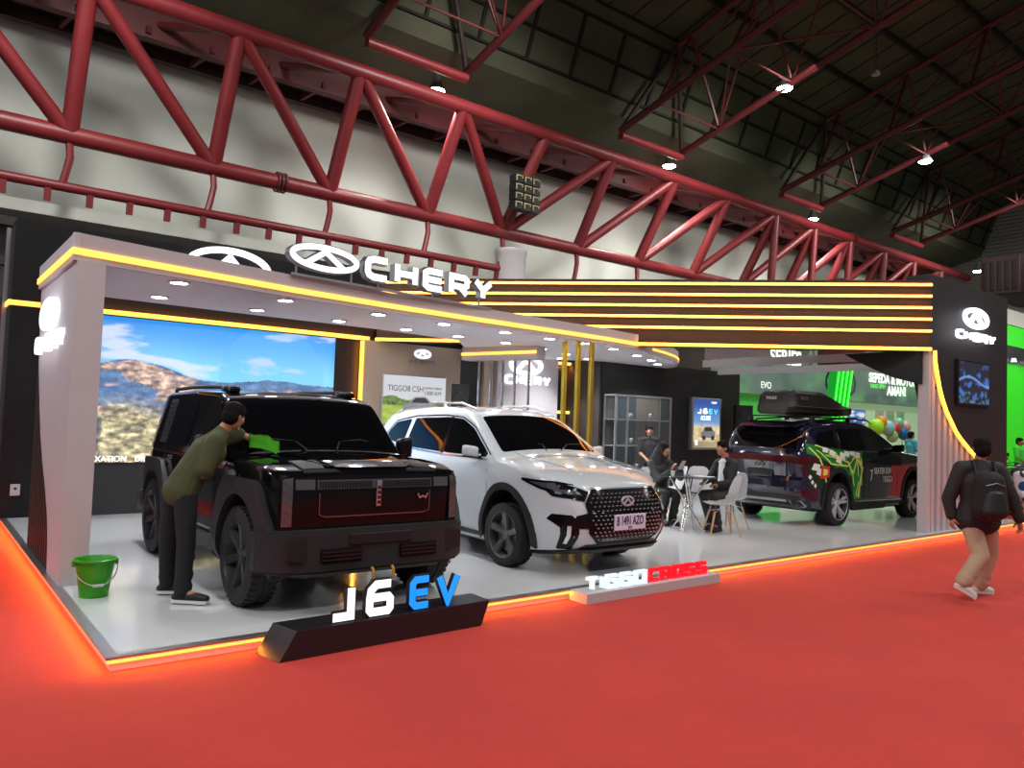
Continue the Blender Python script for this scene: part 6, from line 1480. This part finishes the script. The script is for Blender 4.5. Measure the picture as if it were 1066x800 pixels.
gc = thing('green_lit_column', 'slanted green column with bright neon green lines behind the roof box', 'column', (26.4, 14.5, 0))
g = MB(); g.prism([(25.6, 0), (26.6, 0), (28.0, 5.6), (26.8, 5.6)], (0, 14.5, 0), (1, 0, 0), (0, 0, 1), (0, 1, 0), 0, .3); g.build('column_body', gd, gc)
for k in range(4): g = MB(); g.bar((25.7 + .27 * k, 14.48, .1), (26.9 + .32 * k, 14.48, 5.6), .05, .05); g.build('neon_tube', gl, gc)
bs = thing('blue_screen', 'small blue and white poster screen low on the pale wall behind the roof box', 'screen', (27, 15.2, 2))
def bs_px(s, t): return mix(mix(srgb(40, 70, 150), srgb(90, 130, 210), t), srgb(230, 235, 245), smst(.05, .3, fbm(s * 5, t * 4, 4)))
picture('screen_image', mat_vc('blue_screen_glow', .9), bs, (27.0, 15.22, 2.05), (1, 0, 0), (0, 0, 1), 2.9, .52, 50, 14, bs_px)
g = MB(); g.box((26.95, 15.23, 2.02), (29.95, 15.3, 2.60)); g.build('screen_case', M['grey_case'], bs)
for k, x in enumerate((30.9, 31.8, 32.7)):
    t = thing('wall_poster', ['left', 'middle', 'right'][k] + ' of three pale upright posters on the neighbouring wall', 'poster', (x, 15.25, 1.3), 0, 'pale posters next door')
    g = MB(); g.box((x, 15.24, 1.75), (x + .6, 15.3, 2.65), .01); g.build('poster_board', M['white'], t)
    g = MB(); g.box((x + .08, 15.23, 1.9), (x + .52, 15.24, 2.5)); g.build('printed_figure', mat('pale_print', srgb(150, 190, 165), .6), t)
area('neighbour_light', (27, 11.8, 6.2), 9., 130, (.85, 1., .88), rot=(radians(35), 0, 0), sy=1.)
bl = [('lime green', (150, 220, 40), 26.33, 1.92, .26), ('orange', (235, 130, 40), 26.67, 2.10, .20), ('pale blue', (140, 185, 205), 27.16, 1.90, .25), ('red', (205, 40, 65), 27.73, 1.90, .20), ('mint', (120, 190, 170), 27.97, 2.09, .18), ('pink', (225, 150, 180), 28.46, 1.97, .2), ('royal blue', (20, 100, 200), 28.30, 1.72, .19), ('crimson', (180, 20, 60), 28.62, 1.60, .15), ('sage', (150, 180, 150), 27.5, 1.62, .2)]
for nm, c, x, z, r in bl:
    t = thing('balloon', nm + ' balloon in the balloon garland behind the dark car', 'balloon', (x, 13, z), 0)
    g = MB(); g.ball((x, 13., z), (r, r, r * 1.12), 20, 14); g.build('balloon_skin', mat('balloon_' + nm.replace(' ', '_'), srgb(*c), .35), t, smooth=True)
    g = MB(); g.lathe([(.0, -r * 1.12), (.02, -r * 1.22), (.0, -r * 1.2)], (x, 13., z), n=8); g.build('knot', mat('balloon_knot', srgb(*c), .5), t)
gs = thing('garland_stand', 'thin white arch stand carrying the balloons', 'stand', (27.5, 13.3, 0))
g = MB(); g.tube([(25.9, 13.3, 0), (25.95, 13.3, 1.7), (26.6, 13.3, 2.0), (27.8, 13.3, 2.0), (28.9, 13.3, 1.6), (29.0, 13.3, 0)], .02, 8); g.build('pole', M['white'], gs, smooth=True)

def standing(label, x, y, h, top_c, face, z0=0., sit=False, cat_h=HAIR, long=False):
    k = h / 1.7; f = V(*face).normalized(); s_ = V(-f.y, f.x, 0)
    q = lambda a, b, c: tuple(V(x, y, z0) + s_ * a * k + f * b * k + V(0, 0, c * k))
    J = dict(head=q(0, .02, 1.58), neck=q(0, 0, 1.43), chest=q(0, 0, 1.25), waist=q(0, 0, 1.04), hip=q(0, 0, .93), shL=q(.18, 0, 1.38), shR=q(-.18, 0, 1.38), elL=q(.22, .05, 1.10), elR=q(-.22, .05, 1.10), wrL=q(.16, .24, 1.0), wrR=q(-.16, .24, 1.0),
             hpL=q(.09, 0, .88), hpR=q(-.09, 0, .88), knL=q(.10, .03, .48), knR=q(-.10, .03, .48), anL=q(.10, 0, .09), anR=q(-.10, 0, .09), toL=q(.12, .14, .04), toR=q(-.12, .14, .04))
    return person(label, (x, y, z0), J, SK_D, top_c, blackcloth, M['plastic'], M['plastic'], tuple(f), sid=tuple(s_), k=k, sleeve='short', hair_len=.12 if long else 0)
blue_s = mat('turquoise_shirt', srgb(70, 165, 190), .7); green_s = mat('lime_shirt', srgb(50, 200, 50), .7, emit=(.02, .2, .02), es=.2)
standing('man in a turquoise shirt beyond the dark car, seen past its bonnet', 26.72, 12.0, 1.80, blue_s, (.9, -.5, 0))
standing('dark dressed woman standing by the glass cabinet, mostly in shadow', 12.42, 11.0, 1.62, suit, (-.5, -.8, 0), z0=PZ, long=True)
# right-hand neighbour: green stand with scooters
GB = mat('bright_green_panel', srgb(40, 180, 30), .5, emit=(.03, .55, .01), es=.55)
g = MB(); g.box((25.8, 9.6, 5.45), (44, 9.8, 5.95)); o = tag(g.build('white_header', M['white']), 'white header strip on top of the green stand at the right edge', 'header')
for z0, z1, lb in ((4.75, 5.42, 'upper bright green band of the stand at the right edge'), (0.02, 4.15, 'large bright green back panel of the stand at the right edge')):
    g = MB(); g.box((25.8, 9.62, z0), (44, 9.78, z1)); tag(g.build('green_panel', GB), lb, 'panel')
dk = thing('light_gantry', 'dark gantry with small lamps between the two green bands at the right edge', 'gantry', (30, 9.5, 4.4))
g = MB(); g.box((25.8, 9.5, 4.18), (44, 9.62, 4.72)); g.build('gantry_beam', M['grey_case'], dk)
for k in range(5): g = MB(); g.lathe([(.06, 0), (.09, -.12), (.0, -.12)], (26.8 + 1.3 * k, 9.4, 4.3), n=12); g.build('lamp', M['glow_soft'], dk)
area('green_stand_light', (29, 7, 5.5), 5., 120, (.75, 1, .7), look=(29, 9.6, 1.5), sy=1.)
standing('person in a lime shirt behind the scooters at the right edge', 25.6, 8.2, 1.66, green_s, (-.5, -.8, 0))
standing('second person in a lime shirt further right behind the scooters', 27.1, 8.9, 1.72, green_s, (-.2, -1, 0))
def scooter(x, y, rz, label, c, grp=None):
    t = thing('scooter', label, 'scooter', (x, y, 0), rz); m = mat('scooter_paint', c, .25, coat=.6)
    for wx in (-.62, .62):
        g = MB(); g.lathe([(.17, -.05), (.24, -.055), (.265, 0), (.24, .055), (.17, .05)], (wx, 0, .265), (0, 1, 0), 28, closed=True); w_ = g.build('wheel', M['rubber'], t, local=True, smooth=40)
        g = MB(); g.lathe([(.175, -.03), (.175, .03), (.03, .045), (.03, -.045)], (wx, 0, .265), (0, 1, 0), 24, closed=True); g.build('rim', M['chrome'], w_, local=True)
    S = Fig(); S.cap((.50, 0, .45), (.42, 0, .95), .07, .09, 2.2, 2.1, side=(0, 1, 0)); S.cap((.44, 0, .34), (-.15, 0, .30), .05, .06, 2.6, 2.4, side=(0, 1, 0)); S.cap((-.15, 0, .45), (-.72, 0, .62), .14, .13, 1.3, 1.2, side=(0, 1, 0)); S.cap((.62, 0, .52), (.52, 0, .56), .075, .08, 1.3, 1.3, side=(0, 1, 0))
    S.build('bodywork', m, t, .012, 3).data.transform(ROOTM[t.name].inverted())
    S = Fig(); S.cap((.02, 0, .76), (-.60, 0, .80), .055, .065, 2.2, 2.0, side=(0, 1, 0)); S.build('seat', M['plastic'], t, .01, 3).data.transform(ROOTM[t.name].inverted())
    g = MB(); g.tube([(.62, .06, .27), (.55, .05, .6), (.44, 0, .95), (.40, 0, 1.06)], .02, 8); g.build('fork', M['chrome'], t, local=True, smooth=True)
    g = MB(); g.tube([(.33, -.34, 1.04), (.40, -.2, 1.08), (.41, 0, 1.06), (.40, .2, 1.08), (.33, .34, 1.04)], .014, 8); g.build('handlebar', M['plastic'], t, local=True, smooth=True)
    g = MB(); g.lathe([(.0, .06), (.06, .05), (.085, 0), (.06, -.05)], (.50, 0, .98), (1, 0, .15), 20); g.build('headlamp', M['lamp_lens'], t, local=True, smooth=True)
    g = MB(); g.lathe([(0, .03), (.10, .02), (.11, 0)], (.535, 0, .72), (1, 0, .1), 20); g.build('round_badge', mat('blue_badge', srgb(20, 70, 130), .3), t, local=True, smooth=True)
    for s_ in (-1, 1):
        g = MB(); g.tube([(.36, s_ * .26, 1.07), (.38, s_ * .32, 1.25)], .006, 6); g.lathe([(0, 0), (.05, .005), (.05, .015), (0, .02)], (.38, s_ * .32, 1.28), (-1, 0, 0), 14); g.build('mirror', M['plastic'], t, local=True)
    return t
scooter(18.95, 6.25, -2.6, 'white scooter with a round blue badge parked past the charcoal tower', (.7, .7, .72))
scooter(20.9, 7.1, -2.3, 'dark scooter standing just behind the white one at the right edge', (.02, .02, .02))
scooter(23.2, 7.7, -2.5, 'pale scooter furthest back in front of the green stand', (.4, .4, .38))
# small machine on the tower roof, its orange light added as a glowing panel
wl = thing('orange_lit_machine', 'small orange lit machine on top of the charcoal tower', 'lamp', (16.2, 8.2, 4.46))
g = MB(); g.box((15.9, 8.6, 3.2), (16.9, 9.2, 5.1), .02); g.build('housing', M['redsteel_dark'], wl)
g = MB(); g.box((15.95, 8.56, 4.68), (16.45, 8.6, 5.0)); g.build('orange_glow', mat('orange_glow', (1, .3, .1), .5, emit=(1, .2, .05), es=1.4), wl)
ad = thing('air_duct', 'large dark red air duct high on the far end wall', 'duct', (54, 20, 11))
g = MB(); g.box((53, 17.4, 10.6), (59.5, 19.6, 13.0), .05); g.build('duct_box', M['darksteel'], ad)
for k in range(5): g = MB(); g.box((52.95, 17.6 + .4 * k, 10.9), (53.0, 17.8 + .4 * k, 12.7)); g.build('grille_bar', M['plastic'], ad)
el_ = thing('end_wall_lamp', 'small bright lamp on a bracket on the grey end wall at the right', 'wall lamp', (58.5, 15.8, 14.8))
g = MB(); g.lathe([(.12, .7), (.3, .4), (.35, 0), (.2, -.0)], (58.6, 16.0, 14.9), n=14); g.build('shade', M['lampbody'], el_)
g = MB(); g.lathe([(0, -.12), (.32, -.02)], (58.6, 16.0, 14.9), n=14); g.build('lamp_glass', M['highbay'], el_)
pe = thing('hanging_sensor', 'tiny sensor hanging on a long thin black cable below the roof at upper right', 'sensor', (28., 14., 15.2))
g = MB(); g.tube([(28., 14., 15.3), (28., 14., 19.75)], .02, 6); g.build('cable', M['plastic'], pe)
g = MB(); g.lathe([(.04, 15.42), (.14, 15.36), (.16, 15.24), (.0, 15.2)], (28., 14., 0), n=16); g.build('dome', M['alu'], pe, smooth=True)
# hanging speakers on the wall truss
la = thing('line_array', 'cluster of yellow slotted loudspeakers hanging on the red wall truss', 'speaker array', (17.6, 22.8, 9.6))
for i in range(4):
    for j in range(3):
        x, z = 17.55 + .42 * j, 9.75 + .34 * i; g = MB()
        g.box((x, 22.5, z), (x + .38, 22.9, z + .30)); c = g.build('cabinet', M['plastic'], la)
        g = MB(); g.stroke([(.04, .05), (.04, .25), (.32, .25), (.32, .16)], .03, (x, 22.5, z), (1, 0, 0), (0, 0, 1), (0, -1, 0), 0, .03); g.build('horn', mat('brass_horn', (.42, .36, .18), .6), c)
wtk = thing('white_tank', 'white round cowl hanging under the bottom chord of the truss behind the fascia', 'tank', (18.4, 24, 7.2))
g = MB(); g.lathe([(.62, 7.0), (.62, 8.3), (.66, 8.35), (.66, 8.5), (.3, 8.6)], (18.6, 24.0, 0), n=28); g.build('cowl', M['white'], wtk, smooth=40)
# left edge behind the stand
ls = thing('far_stand', 'dim stand with white lit box, yellow sign and red base at the left edge', 'stand', (1.0, 18, 0))
g = MB(); g.box((-1.2, 19, 0), (1.62, 19.2, 1.6)); g.build('red_base', mat('red_board', srgb(120, 35, 30), .6), ls)
g = MB(); g.box((-1.2, 19, 1.6), (1.60, 19.2, 2.5)); g.build('pale_panel', M['white'], ls)
g = MB(); g.box((.6, 18.9, 2.6), (1.5, 19.1, 3.0)); g.build('lit_box', M['glow_soft'], ls)
g = MB(); g.box((.9, 18.95, 1.9), (1.52, 19.05, 2.35)); g.build('yellow_sign', mat('yellow_sign', srgb(200, 180, 30), .6), ls)
for k in range(3): g = MB(); g.bar((-3, 20.5, 4.2 + .9 * k), (1.7, 20.5, 4.0 + .9 * k), .3, .2); g.build('rafter', M['darkbrown'], ls)
g = MB(); g.tube([(-2, 20, 6.5), (1.6, 20, 3.6)], .12, 8); g.build('red_strut', M['redsteel'], ls)
